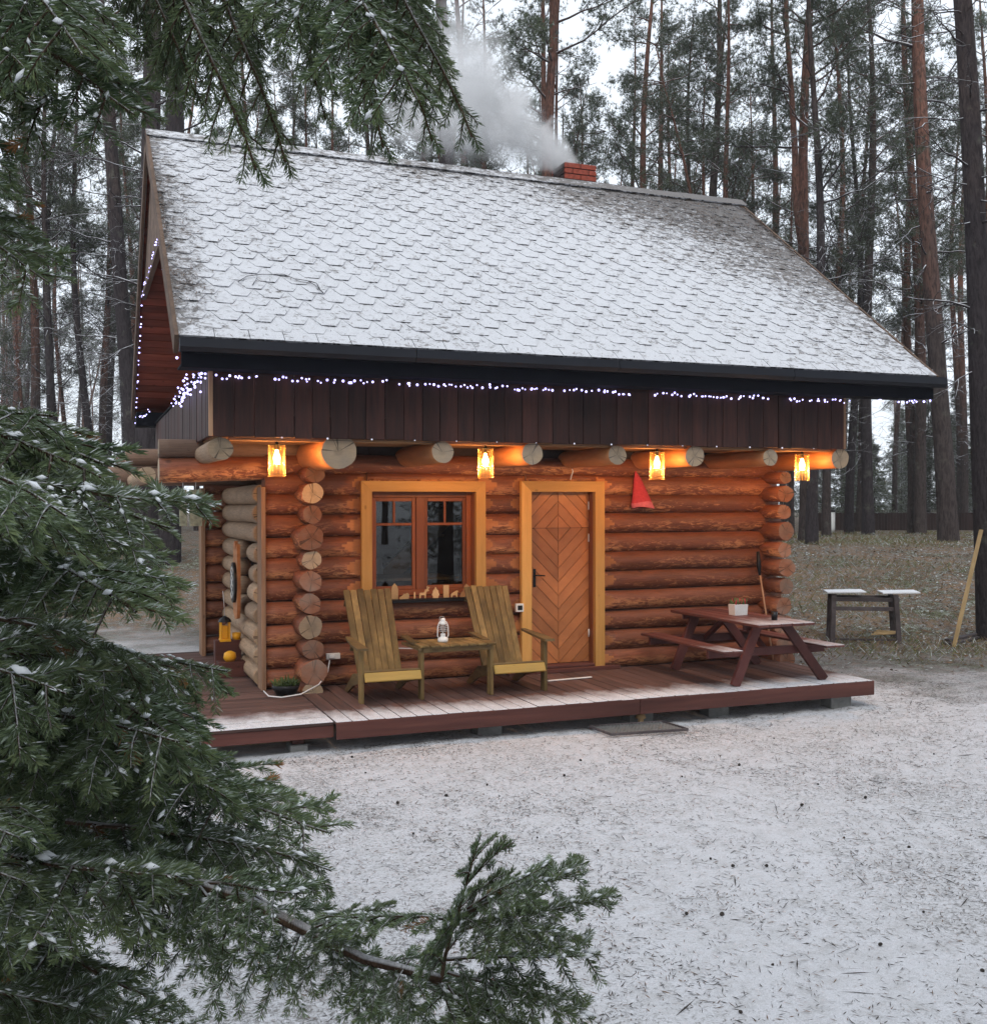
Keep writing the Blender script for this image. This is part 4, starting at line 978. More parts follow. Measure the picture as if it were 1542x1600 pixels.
# hanging lichen boards at the left
hb = thing('hanging_boards', 'two pale lichen-covered boards hanging on strings left of the porch', 'hanging boards', (-3.75, .6, 2.1))
for k, (a, b) in enumerate(((280, 292), (296, 316))):
    p0 = at(a, 765, y=.6); p1 = at(b, 822, y=.6)
    m = MB(); m.box((p0.x, .59, p1.z), (p1.x, .615, p0.z)); part('board', m, MT['lichen'], hb)
    m = MB(); xx = (p0.x + p1.x) / 2; m.tube([(xx, .6, p0.z), (xx, .6, 2.2)], .003, 5); part('string', m, MT['cable'], hb)
# broom, white strip, mat, mushroom
br = thing('broom', 'long-handled broom with a dark head leaning in the right corner of the wall', 'broom', (2.9, -.35, 0))
m = MB(); m.tube([(2.93, -.42, .02), (2.86, -.26, 1.02)], .011, 8); part('handle', m, MT['trimdark'], br)
m = MB(); m.tube([(2.86, -.26, 1.0), (2.855, -.25, 1.1), (2.85, -.24, 1.28)], [.014, .028, .02], 8); part('head', m, MT['black'], br)
p0, p1 = at(856, 1064, z=.01), at(924, 1058, z=.01)
m = MB(); m.bar(p0, p1, .03, .012); solo('white_strip', m, MT['white'], 'thin white strip lying on the deck in front of the door', 'strip')
mt_ = thing('boot_grate', 'flat framed metal boot grate lying in the snow in front of the deck', 'grate', (.25, -2.0, -.25))
q = [at(920, 1137, z=-.25), at(955, 1150, z=-.25), at(1075, 1142, z=-.25), at(1035, 1130, z=-.25)]
for k in range(4): m = MB(); m.bar(q[k] + Vector((0, 0, .012)), q[(k + 1) % 4] + Vector((0, 0, .012)), .014, .024); part('frame_bar', m, MT['saw'], mt_)
m = MB()
for k in range(1, 22):
    t = k / 22; a = q[0].lerp(q[3], t); b = q[1].lerp(q[2], t); m.bar(a + Vector((0, 0, .01)), b + Vector((0, 0, .01)), .006, .012)
for k in range(1, 8):
    t = k / 8; a = q[0].lerp(q[1], t); b = q[3].lerp(q[2], t); m.bar(a + Vector((0, 0, .006)), b + Vector((0, 0, .006)), .005, .01)
part('mesh', m, MT['concrete'], mt_)
c = at(1001, 1131, z=-.27); m = MB(); m.lathe([(0, 0), (.03, 0), (.026, .05), (.028, .055), (.05, .06), (.042, .09), (.02, .105), (0, .108)], (c.x, c.y, gz(c.x, c.y)), 14); solo('wooden_mushroom', m, MT['figure'], 'small wooden mushroom peeking out under the deck', 'ornament')
# stairs and table seen through the window
st = thing('staircase', 'pale wooden stairs glimpsed through the right half of the window', 'staircase', (.2, 2.2, 0))
m = MB(); m.bar((-1.0, 2.2, .9), (.45, 2.2, 2.3), .05, .22, 0, (0, 0, 1)); part('stringer', m, MT['stair'], st)
for k in range(7): m = MB(); xx = -.85 + k * .2; m.box((xx, 2.2, 1.05 + k * .19), (xx + .24, 2.8, 1.085 + k * .19)); part('step', m, MT['stair'], st)
tb = thing('dining_table', 'wooden table standing inside behind the window', 'table', (-1.1, 1.2, 0))
m = MB(); m.box((-1.7, .8, .98), (-.5, 1.6, 1.01)); part('tabletop', m, MT['stair'], tb)
for a in (-1.65, -.6):
    for b in (.85, 1.5): m = MB(); m.box((a, b, 0), (a + .06, b + .06, .98)); part('leg', m, MT['stair'], tb)
m = MB(); m.lathe([(0, 0), (.035, 0), (.038, .09), (.034, .09), (.03, .01), (0, .01)], (-.85, 1.0, 1.01), 14); solo('mug', m, MT['white'], 'white mug on the table inside the window', 'mug')
m = MB(); m.lathe([(.09, 0), (.075, .17), (.072, .17), (.087, 0)], (-1.4, 1.15, 1.05), 18); m.tube([(-1.4, 1.15, 1.01), (-1.4, 1.15, 1.15)], .01, 6); solo('table_lamp', m, MT['pot'], 'unlit table lamp with a pale shade inside the window', 'lamp')

# ------------------------------------------------------------------ right side: sawhorse, leaning pole, bin, fence
sh = thing('sawhorse', 'grey weathered workbench frame with snowy top boards on the ground right of the cabin', 'sawhorse', (6.5, 2.2, gz(6.5, 2.2)))
A_, B_ = Vector((6.14, 2.50, 0)), Vector((6.97, 1.99, 0)); dd = (B_ - A_).normalized(); pn = Vector((-dd.y, dd.x, 0)); zg = gz(6.5, 2.2)
if pn.y < 0: pn = -pn
for e, pos in ((0, A_), (1, B_)):
    for s in (0, 1):
        p = pos + pn * (.45 * s) ; m = MB(); m.bar((p.x, p.y, zg - .03), (p.x + dd.x * (.04 if e == 0 else -.08), p.y, zg + .74), .06, .07, 0, (dd.x, dd.y, 0)); part('leg', m, MT['saw'], sh)
for zq, off in ((.66, 0), (.52, 0), (.66, .45), (.05, 0)):
    p, q_ = A_ + pn * off, B_ + pn * off; m = MB(); m.bar((p.x, p.y, zg + zq), (q_.x, q_.y, zg + zq), .035, .06 if zq > .1 else .03); part('rail', m, MT['saw'], sh)
for k, (t0, t1) in enumerate(((-.08, .5), (.75, 1.3))):
    p = A_.lerp(B_, t0); q_ = A_.lerp(B_, t1); m = MB(); m.bar(p + pn * .2 + Vector((0, 0, zg + .76)), q_ + pn * .2 + Vector((0, 0, zg + .775)), .5, .022, 0); part('top_board', m, MT['snow'], sh)
m = MB()
for k in range(3): m.bar(A_.lerp(B_, .6 + .05 * k) + pn * (.1 + k * .08) + Vector((0, 0, zg + .12 + k * .02)), A_.lerp(B_, 1.0) + pn * (.05 + k * .1) + Vector((0, 0, zg + .15)), .05, .02)
solo('board_offcuts', m, MT['plank'], 'few pale board offcuts lying on the lower shelf of the sawhorse', 'boards')
p0, p1 = at(1490, 1012, d=15.7), at(1533, 828, d=16.2); m = MB(); m.bar(p0, p1, .055, .03); solo('leaning_pole', m, MT['plank'], 'pale wooden batten leaning against the big dark pine at the right edge', 'batten')
p0, p1 = at(1480, 1006, d=15.9), at(1532, 992, d=16.6); m = MB(); m.bar(p0, p1, .2, .03); m.bar(p0 + Vector((.1, .1, .04)), p1 + Vector((.1, .0, .04)), .1, .03); solo('old_planks', m, MT['saw'], 'dark old planks lying at the foot of the big pine', 'planks')
fn = thing('board_fence', 'low dark board fence between the trunks on the bank', 'fence', (22, 19, .8))
fa, fb = at(1262, 801, d=39), at(1700, 799, d=37); n = 90; dv = (fb - fa) / n
for k in range(n):
    q = fa + dv * k; zb = gz(q.x, q.y) - .1; m = MB(); m.bar((q.x, q.y, zb), (q.x, q.y, 1.52 + R.uniform(-.02, .02)), dv.length * .95, .03, 0, (dv.normalized().cross(Vector((0, 0, 1))))); part('fence_board', m, MT['fence'], fn)
bn = thing('white_barrel', 'white barrel with a black lid standing between trunks near the fence', 'barrel', tuple(at(1296, 830, d=34)))
c = at(1296, 832, d=34); m = MB(); m.lathe([(0, 0), (.15, 0), (.17, .1), (.17, .65), (0, .65)], (c.x, c.y, c.z), 16); part('body', m, MT['white'], bn)
m = MB(); m.lathe([(.18, .65), (.18, .72), (0, .75)], (c.x, c.y, c.z), 16); part('lid', m, MT['black'], bn)

# pine cones on the snow
m = MB(); m.lathe([(0, 0), (.010, .004), (.017, .014), (.014, .018), (.019, .024), (.013, .03), (.014, .034), (.006, .042), (0, .044)], n=9, sm=False)
cone_me = m.mesh('pine_cone', [MT['litter']]); 
cp = [(1200, 1350), (1142, 1350), (1205, 1510), (1128, 1425), (1155, 1195), (645, 1300), (620, 1255), (905, 1190), (880, 1215), (1280, 1225), (1066, 1215), (920, 1492), (1538, 1512), (1372, 1474), (1160, 1585), (470, 1175), (570, 1210), (1420, 1325), (1445, 1420), (935, 1325), (1110, 1340), (700, 1245), (1350, 1247), (1460, 1175), (1320, 1310), (840, 1305), (1075, 1425), (1210, 1090 + 60), (760, 1230), (1250, 1260), (548, 1185)]
for px, py in cp:
    p = at(px, py, z=-.26); o = link('pine_cone', cone_me, None, (p.x, p.y, gz(p.x, p.y) + .006)); o.rotation_euler = (R.uniform(.8, 1.6), R.uniform(0, 1), R.uniform(0, 6)); s = R.uniform(.35, .68); o.scale = (s, s, s)
    o['label'] = 'small dark pine cone lying on the snow of the yard'; o['category'] = 'pine cone'; o['group'] = 'pine cones scattered on the snowy yard'
# litter on the roof
def roof_pts(n, u0, u1, v0, v1):
    U_ = rng.uniform(u0, u1, n); V_ = rng.uniform(v0, v1, n)
    return np.stack([U_, EY + du.y * V_ + nn_.y * .022, EZ + du.z * V_ + nn_.z * .022], 1)
def rfil(n, uc, us, vc, vs):
    U_ = np.clip(rng.normal(uc, us, n), RL + .02, RR_ - .05); V_ = np.clip(rng.normal(vc, vs, n), .05, SL - .1)
    return np.stack([U_, EY + du.y * V_ + nn_.y * .024, EZ + du.z * V_ + nn_.z * .024], 1)
A = np.concatenate([rfil(1500, -3.72, .16, 2.5, .7), rfil(500, -3.66, .1, .95, .25), rfil(4200, 3.2, .8, 4.0, .55), rfil(1800, 3.6, .5, 3.0, .8), rfil(1500, .5, 1.2, 3.6, .6), rfil(700, 1.5, 1.6, 4.45, .15), roof_pts(900, RL, RR_, 0, SL), rfil(500, 2.2, 1.0, 3.6, .7), rfil(900, -2.6, .7, 3.0, .8), roof_pts(2600, RL, RR_, 0, SL)])
n = len(A); a = rng.uniform(0, 2 * PI, n); dirs = np.cos(a)[:, None] * np.array([[1, 0, 0]]) + np.sin(a)[:, None] * np.array([list(du)]) * .8
slivers('roof_litter', A, rng.uniform(.02, .08, n), rng.uniform(.003, .008, n), [MT['litter'], MT['litter2']], (rng.random(n) < .5).astype(int), 'brown pine needle litter gathered on the snowy shingles', dirs=dirs)
m = MB(); 
def rp(px, py):
    # where this spot meets the front slope
    r = FW + RT * ((px - 771) / F) - UP * ((py - 800) / F); p0 = rf(0, 0, .03); s = (p0 - CAM).dot(nn_) / r.dot(nn_); return CAM + r * s
for pth, rad in (([(372, 440), (385, 431), (410, 428), (443, 428), (460, 435), (480, 438), (492, 445), (505, 457)], .004), ([(395, 445), (402, 430)], .004), ([(480, 438), (495, 442), (500, 452)], .005), ([(445, 428), (470, 440), (485, 442)], .003)):
    m.tube([rp(*q) for q in pth], rad, 5)
solo('fallen_branch', m, MT['twig'], 'thin bent branch lying on the roof shingles near the left end', 'branch')

# ------------------------------------------------------------------ smoke
g = NG('smoke'); g.n.remove(g.b); P = g.n.new('ShaderNodeTexCoord').outputs['Object']; X = g.xyz(P)
rr2 = g.math('SQRT', g.math('ADD', g.math('MULTIPLY', X[1], X[1]), g.math('MULTIPLY', X[2], X[2])))
RRr = g.math('MULTIPLY_ADD', X[0], .36, .14)
q = g.math('DIVIDE', rr2, RRr); nz = g.noise(g.tc('Object', (.9, 1, 1), False), 2.6, 5, .62, .5)
fall = g.math('SUBTRACT', 1.05, g.math('ADD', g.math('MULTIPLY', q, q), g.math('MULTIPLY_ADD', nz, 3.6, -1.75)), None, True)
along = g.math('SUBTRACT', 1., g.math('DIVIDE', X[0], 2.75), None, True)
dn = g.math('MULTIPLY', g.math('MULTIPLY', fall, g.math('MULTIPLY_ADD', along, 1.3, .35)), 3.6)
dn = g.math('MULTIPLY', dn, g.math('MULTIPLY', g.math('MULTIPLY', along, 4, None, True), g.math('MULTIPLY', g.math('ADD', X[0], .02), 12, None, True)))
pv = g.n.new('ShaderNodeVolumePrincipled'); pv.inputs['Color'].default_value = (.985, .985, .99, 1); g.lk(dn, pv.inputs['Density']); g.lk(pv.outputs[0], g.out.inputs['Volume'])
m = MB(); m.tube([(x, 0, 0) for x in np.linspace(-.05, 2.8, 8)], [(.14 + .36 * max(x, 0)) * 1.25 for x in np.linspace(-.05, 2.8, 8)], 16, sm=True)
o = link('smoke', m.mesh('smoke', [g.m])); o['kind'] = 'stuff'; o['label'] = 'pale smoke drifting up to the left from the brick chimney'
s0 = Vector((1.77, 2.45, 6.45)); s1 = at(640, 95, y=2.2); dx_ = (s1 - s0).normalized(); o.rotation_euler = dx_.to_track_quat('X', 'Z').to_euler(); o.location = s0

# ------------------------------------------------------------------ FOREST
def curve_pts(p, d, L, n, rr, wob=.25, up=.0):
    pts = [Vector(p)]; d = Vector(d).normalized()
    for i in range(n):
        d = (d + Vector(rr.normal(0, wob, 3)) + Vector((0, 0, up))).normalized(); pts.append(pts[-1] + d * (L / n))
    return pts
def pine(seed, H, r0, dead=(2.5, 10), live0=8, nlive=22, dens=1., bend=.25, fork=False, orange=True, tuft=.16):
    rr = np.random.default_rng(seed); tr = MB(); br = MB(); tips = []
    k = 16; ph = rr.uniform(0, 6, 4)
    def ax(z): t = z / H; return Vector((bend * (math.sin(2.2 * t * PI + ph[0]) - math.sin(ph[0])) * t ** .6, bend * (math.sin(1.7 * t * PI + ph[1]) - math.sin(ph[1])) * t ** .6, z))
    def rad(z): t = z / H; return r0 * (math.exp(-z * 2.2) * .12 + (1 - t) ** .75 * .95 + .03)
    zs = np.concatenate([[-.3, 0, .3, .8], np.linspace(1.5, H, k)])
    tr.tube([ax(max(z, 0)) + Vector((0, 0, min(z, 0))) for z in zs], [rad(max(z, 0)) * (1 + rr.normal(0, .025)) for z in zs], 12)
    if fork:
        z0 = H * .33; base = ax(z0); d = Vector((.35, .1, 1)); pts = curve_pts(base, d, H * .5, 8, rr, .06, .12)
        tr.tube(pts, [rad(z0) * .75 * (1 - i / 9.5) for i in range(9)], 10)
        for i in range(3, 9):
            for _ in range(3): a = rr.uniform(0, 2 * PI); tips.append((pts[i], Vector((math.cos(a), math.sin(a), .3)), rr.uniform(.8, 1.8)))
    def sub(p, d, L, r, live, lvl):
        n = 4 if lvl else 6
        pts = curve_pts(p, d, L, n, rr, .16 if lvl == 0 else .25, .06 if live else -.0)
        br.tube(pts, [max(r * (1 - i / (n + .6)), .004) for i in range(n + 1)], 4 if lvl else 5, 0, False)
        if lvl < (2 if live else 2):
            cnt = int(L * (3.4 if live else 3.4)) if lvl == 0 else int(rr.integers(1, 4))
            for _ in range(cnt):
                i = int(rr.integers(1 if lvl else 2, n + 1)); dd = (pts[i] - pts[i - 1]).normalized() + Vector(rr.normal(0, .75, 3)); dd.z = dd.z * .6 + (.15 if live else 0)
                sub(pts[i], dd, L * rr.uniform(.22, .5), r * .45, live, lvl + 1)
        if live and lvl >= 1: 
            for i in range(1, n + 1): tips.append((pts[i], (pts[i] - pts[i - 1]).normalized(), None))
    for _ in range(int((dead[1] - dead[0]) * 5.0)):
        z = rr.uniform(*dead); a = rr.uniform(0, 2 * PI); L = rr.uniform(.4, 2.6) * (.5 + .5 * z / dead[1]); d = Vector((math.cos(a), math.sin(a), rr.uniform(-.25, .4)))
        sub(ax(z), d, L, rr.uniform(.010, .024), False, 0)
    for _ in range(nlive):
        z = live0 + (H - live0) * rr.random() ** .85; t = (z - live0) / (H - live0); a = rr.uniform(0, 2 * PI)
        L = (2.6 - 1.7 * t) * rr.uniform(.6, 1.1); d = Vector((math.cos(a), math.sin(a), rr.uniform(.0, .6) + .4 * t)); sub(ax(z), d, L, .035 * (1 - .5 * t), True, 0)
    extra = [q for q in tips if q[2]]; tips = [q for q in tips if not q[2]]
    for p, d, L in extra: sub(p, d, L, .025, True, 0)
    tips = [q for q in tips if q[2] is None]
    P = np.array([list(q[0]) for q in tips]); Dr = np.array([list(q[1]) for q in tips])
    nt_ = max(1, int(round(2 * dens))); P = np.repeat(P, nt_, 0) + rr.normal(0, .11, (len(P) * nt_, 3)); Dr = np.repeat(Dr, nt_, 0)
    nn = 12; P2 = np.repeat(P, nn, 0); D2 = np.repeat(Dr, nn, 0) * .7 + rr.normal(0, .75, (len(P2), 3)) + np.array([0, 0, .18]); D2 /= np.linalg.norm(D2, axis=1)[:, None]
    L = rr.uniform(.45, 1.05, len(P2)) * tuft; b = np.cross(D2, rr.normal(0, 1, D2.shape)); b /= np.linalg.norm(b, axis=1)[:, None]
    w = tuft * .042
    V = np.stack([P2 + b * w, P2 - b * w, P2 + D2 * L[:, None]], 1).reshape(-1, 3); T = np.arange(len(V)).reshape(-1, 3)
    mi = (rr.random(len(T)) < .05).astype(int)
    cr = np_mesh('crown', V, T, [MT['needle'], MT['needle_snow']], mi)
    return tr.mesh('trunk', [MT['bark'] if orange else MT['bark_dark']]), br.mesh('branches', [MT['twig']]), cr
PV = [pine(11, 19, .17), pine(12, 21, .18, (2, 11), 9, 21, 1, .2), pine(13, 17, .15, (2, 10), 7, 24, 1, .25, orange=False), pine(14, 20, .17, (3, 10), 8, 20, 1, .2, True),
      pine(15, 18, .14, (1.5, 10), 6, 27, 1, .25), pine(16, 22, .21, (4, 12), 11, 20, 1, .22, orange=False)]
def tree(px_, py_, w, x_top=None, v=0, d=None, sc=1., rot=None, label='', y_top=0, py_base=None):
    """px_,py_: where the trunk is seen; w: its width there in the photograph; leaning towards x_top at y_top"""
    me = PV[v]; r_ = [.17, .18, .15, .17, .14, .21][v] * .88 * sc
    d = d or F * 2 * r_ / w
    p = at(px_, py_, d=d); lean = 0
    if x_top is not None: lean = math.atan2(x_top - px_, py_ - y_top)
    zb = gz(p.x, p.y); dz = p.z - zb
    base = p - RT * math.tan(lean) * dz; base.z = gz(base.x, base.y)
    t = thing('pine_tree', label, 'pine tree', tuple(base), 'pine trees around the cabin')
    t.rotation_mode = 'QUATERNION'
    from mathutils import Quaternion
    t.rotation_quaternion = Quaternion(FW, lean) @ Quaternion((0, 0, 1), rot if rot is not None else R.uniform(0, 6.28))
    t.scale = (sc, sc, sc * 1.0)
    for nm, m_ in zip(('trunk', 'branches', 'crown'), me):
        o = bpy.data.objects.new(nm, m_); COL.objects.link(o); o.parent = t
    return t
# trunks that can be told apart in the photograph: x, y, width, x at the top, variant, size
TR = [
 (50, 620, 15, 46, 0, 1.0, 'pine trunk nearest the left edge of the photo, thin and brown'),
 (92, 600, 13, 95, 2, 1.0, 'dark thin pine second from the left edge'),
 (200, 600, 25, 140, 5, 1.0, 'dark pine leaning left beside the cabin\'s left gable'),
 (158, 620, 12, 150, 4, 1.0, 'slim pine just left of the leaning dark pine'),
 (278, 150, 34, 282, 5, 1.35, 'thick dark pine rising behind the left end of the ridge'),
 (247, 150, 12, 246, 0, 1.0, 'slim pine left of the thick dark trunk above the ridge'),
 (303, 150, 12, 318, 1, 1.0, 'slim orange pine directly right of the thick dark trunk'),
 (424, 120, 10, 425, 4, 1.0, 'pale thin pine above the left third of the ridge'),
 (512, 160, 9, 510, 2, 1.0, 'thin pine above the ridge, left of a close pair'),
 (538, 160, 10, 533, 0, 1.0, 'thin pine above the ridge, right of a close pair'),
 (682, 180, 27, 672, 5, 1.15, 'dark thick pine behind the middle of the ridge, in the smoke'),
 (708, 180, 17, 708, 0, 1.1, 'orange pine touching the dark thick one behind the smoke'),
 (661, 215, 14, 655, 1, 1.0, 'short stretch of orange trunk left of the dark thick pine'),
 (824, 120, 10, 823, 1, 1.0, 'thin pine left of the chimney'),
 (850, 120, 11, 849, 0, 1.0, 'thin orange pine just left of the chimney'),
 (882, 150, 21, 890, 3, 1.15, 'forked orange-brown pine straight above the chimney'),
 (912, 150, 11, 930, 2, 1.0, 'dark crooked pine right of the chimney pine'),
 (1034, 150, 14, 1036, 1, 1.0, 'straight brown pine right of the chimney, standing alone'),
 (1081, 150, 13, 1082, 2, 1.0, 'dark pine between the lone brown pine and a thick grey one'),
 (1111, 150, 18, 1120, 5, .95, 'grey pine leaning right above the right end of the ridge'),
 (1130, 150, 14, 1146, 0, 1.0, 'red-brown pine crossing behind the leaning grey pine'),
 (1168, 150, 9, 1172, 4, 1.0, 'slim pale orange pine beyond the right end of the ridge'),
 (1202, 250, 14, 1208, 1, 1.0, 'pine behind the upper right roof slope with dark lower trunk'),
 (1275, 320, 20, 1285, 3, 1.1, 'forked red-orange pine behind the right roof slope'),
 (1352, 420, 11, 1362, 4, 1.0, 'slim pine with bare twigs behind the lower right roof slope'),
 (1318, 400, 9, 1316, 0, 1.0, 'thin pine left of the slim one over the right roof slope'),
 (1424, 520, 14, 1416, 0, 1.0, 'orange pine just above the right eave corner'),
 (1476, 700, 27, 1448, 0, 1.45, 'stout dark pine with orange top at the right eave corner'),
 (1268, 800, 17, 1266, 2, 1.0, 'short dark trunk right behind the corner of log ends'),
 (1291, 800, 13, 1290, 4, 1.0, 'trunk beside the white barrel'),
 (1326, 780, 13, 1322, 2, 1.0, 'dark trunk seen under the skirt\'s right corner'),
 (1356, 780, 17, 1352, 5, .9, 'dark straight trunk in the gap right of the skirt'),
 (1398, 760, 8, 1397, 4, 1.0, 'very thin trunk in front of the fence'),
 (1424, 760, 12, 1422, 4, 1.0, 'brown trunk close left of the orange-topped one'),
 (1436, 760, 17, 1424, 0, 1.15, 'dark-based trunk turning orange below the eave corner'),
 (1449, 760, 8, 1447, 2, 1.0, 'thin trunk between two stouter ones near the fence'),
 (1500, 700, 11, 1497, 0, 1.0, 'slim trunk between the stout pine and the right edge'),
 (1531, 400, 14, 1528, 0, 1.0, 'orange pine partly hidden by the big pine at right edge'),
 (1513, 300, 12, 1517, 1, 1.0, 'orange slim pine left of the big one at the right edge'),
 (228, 800, 34, 222, 5, 1.2, 'rough dark trunk behind the left overhang beams'),
]
for (x, y, w, xt, v, s, lb) in TR: tree(x, y, w, xt, v, None, s, None, lb)
tree(1530, 700, 34, 1484, 5, 16.4, .98, 1.0, 'big dark pine leaning in from the right edge of the photo')
# far trees, thinning into the haze
far = []
rf_ = random.Random(5); cnt = 0; tries = 0
def ok(p): return not (-6.5 < p.x < 6 and p.y < 8)
kinds = ['tall pine far back in the haze behind the cabin']
while cnt < 185 and tries < 4000:
    tries += 1; px = rf_.uniform(-260, 1800); d = rf_.uniform(28, 46) if cnt < 60 else rf_.uniform(46, 105)
    p = at(px, 790, d=d)
    if not ok(p) or (1240 < px < 1540 and (d < 52 or rf_.random() < .6)): continue
    if any((p - q).length < 2.2 for q in far): continue
    far.append(p); cnt += 1; v = rf_.choice([0, 1, 2, 4, 5, 3]); s = rf_.uniform(.65, 1.0) if cnt < 60 else rf_.uniform(.8, 1.15)
    t = thing('pine_tree', 'tall pine among the hazy trees far behind the cabin', 'pine tree', (p.x, p.y, gz(p.x, p.y)), 'hazy pines in the forest far behind'); t.rotation_euler = (rf_.uniform(-.03, .03), rf_.uniform(-.03, .03), rf_.uniform(0, 6)); t.scale = (s, s, s)
    for nm, m_ in zip(('trunk', 'branches', 'crown'), PV[v]): o = bpy.data.objects.new(nm, m_); COL.objects.link(o); o.parent = t
# trees behind the photographer, which the window panes mirror
for k in range(64):
    a = rf_.uniform(PI * 1.02, PI * 1.98); d = rf_.uniform(8, 40); p = Vector((-1 + d * math.cos(a), -8 + d * math.sin(a), 0)); v = k % 6
    t = thing('pine_tree', 'pine standing on the near side of the yard, mirrored in the window', 'pine tree', (p.x, p.y, gz(p.x, p.y)), 'pines on the near side of the yard'); t.rotation_euler = (0, 0, rf_.uniform(0, 6))
    for nm, m_ in zip(('trunk', 'branches', 'crown'), PV[v]): o = bpy.data.objects.new(nm, m_); COL.objects.link(o); o.parent = t
# young conifers under the pines
def young(seed, H):
    rr = np.random.default_rng(seed); tr = MB(); tr.tube([(0, 0, -.2), (0, 0, H * .5), (0, 0, H)], [.05, .03, .005], 6); P = []; D = []; br = MB()
    for z in np.arange(.4, H, .16):
        for _ in range(4):
            a = rr.uniform(0, 6.28); L = (H - z) * .34 * rr.uniform(.6, 1.1) + .1; d = Vector((math.cos(a), math.sin(a), -.1)); pts = curve_pts((0, 0, z), d, L, 5, rr, .1); br.tube(pts, [.012, .01, .008, .006, .005, .004], 3, 0, False)
            for i in range(1, 6):
                for _ in range(3): P.append(list(pts[i] + Vector(rr.normal(0, .07, 3)))); D.append(list(d))
    P = np.array(P); D = np.array(D); nn = 8; P2 = np.repeat(P, nn, 0); D2 = np.repeat(D, nn, 0) + rr.normal(0, .7, (len(P2), 3)); D2 /= np.linalg.norm(D2, axis=1)[:, None]
    b = np.cross(D2, rr.normal(0, 1, D2.shape)); b /= np.linalg.norm(b, axis=1)[:, None]; V = np.stack([P2 + b * .012, P2 - b * .012, P2 + D2 * .15], 1).reshape(-1, 3); T = np.arange(len(V)).reshape(-1, 3)
    return tr.mesh('trunk', [MT['twig']]), br.mesh('branches', [MT['twig']]), np_mesh('crown', V, T, [MT['needle'], MT['needle_snow']], (rr.random(len(T)) < .12).astype(int))
for k in range(0): pass
YV = [young(31, 5.5), young(32, 4.), young(33, 7.)]
for k in range(34):
    px = rf_.uniform(-50, 1600) if k < 12 else rf_.uniform(1240, 1560); d = rf_.uniform(44, 85); p = at(px, 790, d=d)
    t = thing('young_spruce', 'young conifer under the tall pines beyond the fence', 'young tree', (p.x, p.y, gz(p.x, p.y)), 'young conifers in the far undergrowth'); t.rotation_euler = (0, 0, rf_.uniform(0, 6)); s = rf_.uniform(.7, 1.2); t.scale = (s, s, s)
    for nm, m_ in zip(('trunk', 'branches', 'crown'), YV[k % 3]): o = bpy.data.objects.new(nm, m_); COL.objects.link(o); o.parent = t
for k in range(22):
    a = rf_.uniform(PI * 1.05, PI * 1.95); d = rf_.uniform(9, 24); p = Vector((-1 + d * math.cos(a), -8 + d * math.sin(a), 0))
    t = thing('young_spruce', 'young conifer at the near side of the yard, mirrored in the window', 'young tree', (p.x, p.y, gz(p.x, p.y)), 'young conifers on the near side'); t.rotation_euler = (0, 0, rf_.uniform(0, 6)); s = rf_.uniform(.7, 1.1); t.scale = (s, s, s)
    for nm, m_ in zip(('trunk', 'branches', 'crown'), YV[k % 3]): o = bpy.data.objects.new(nm, m_); COL.objects.link(o); o.parent = t

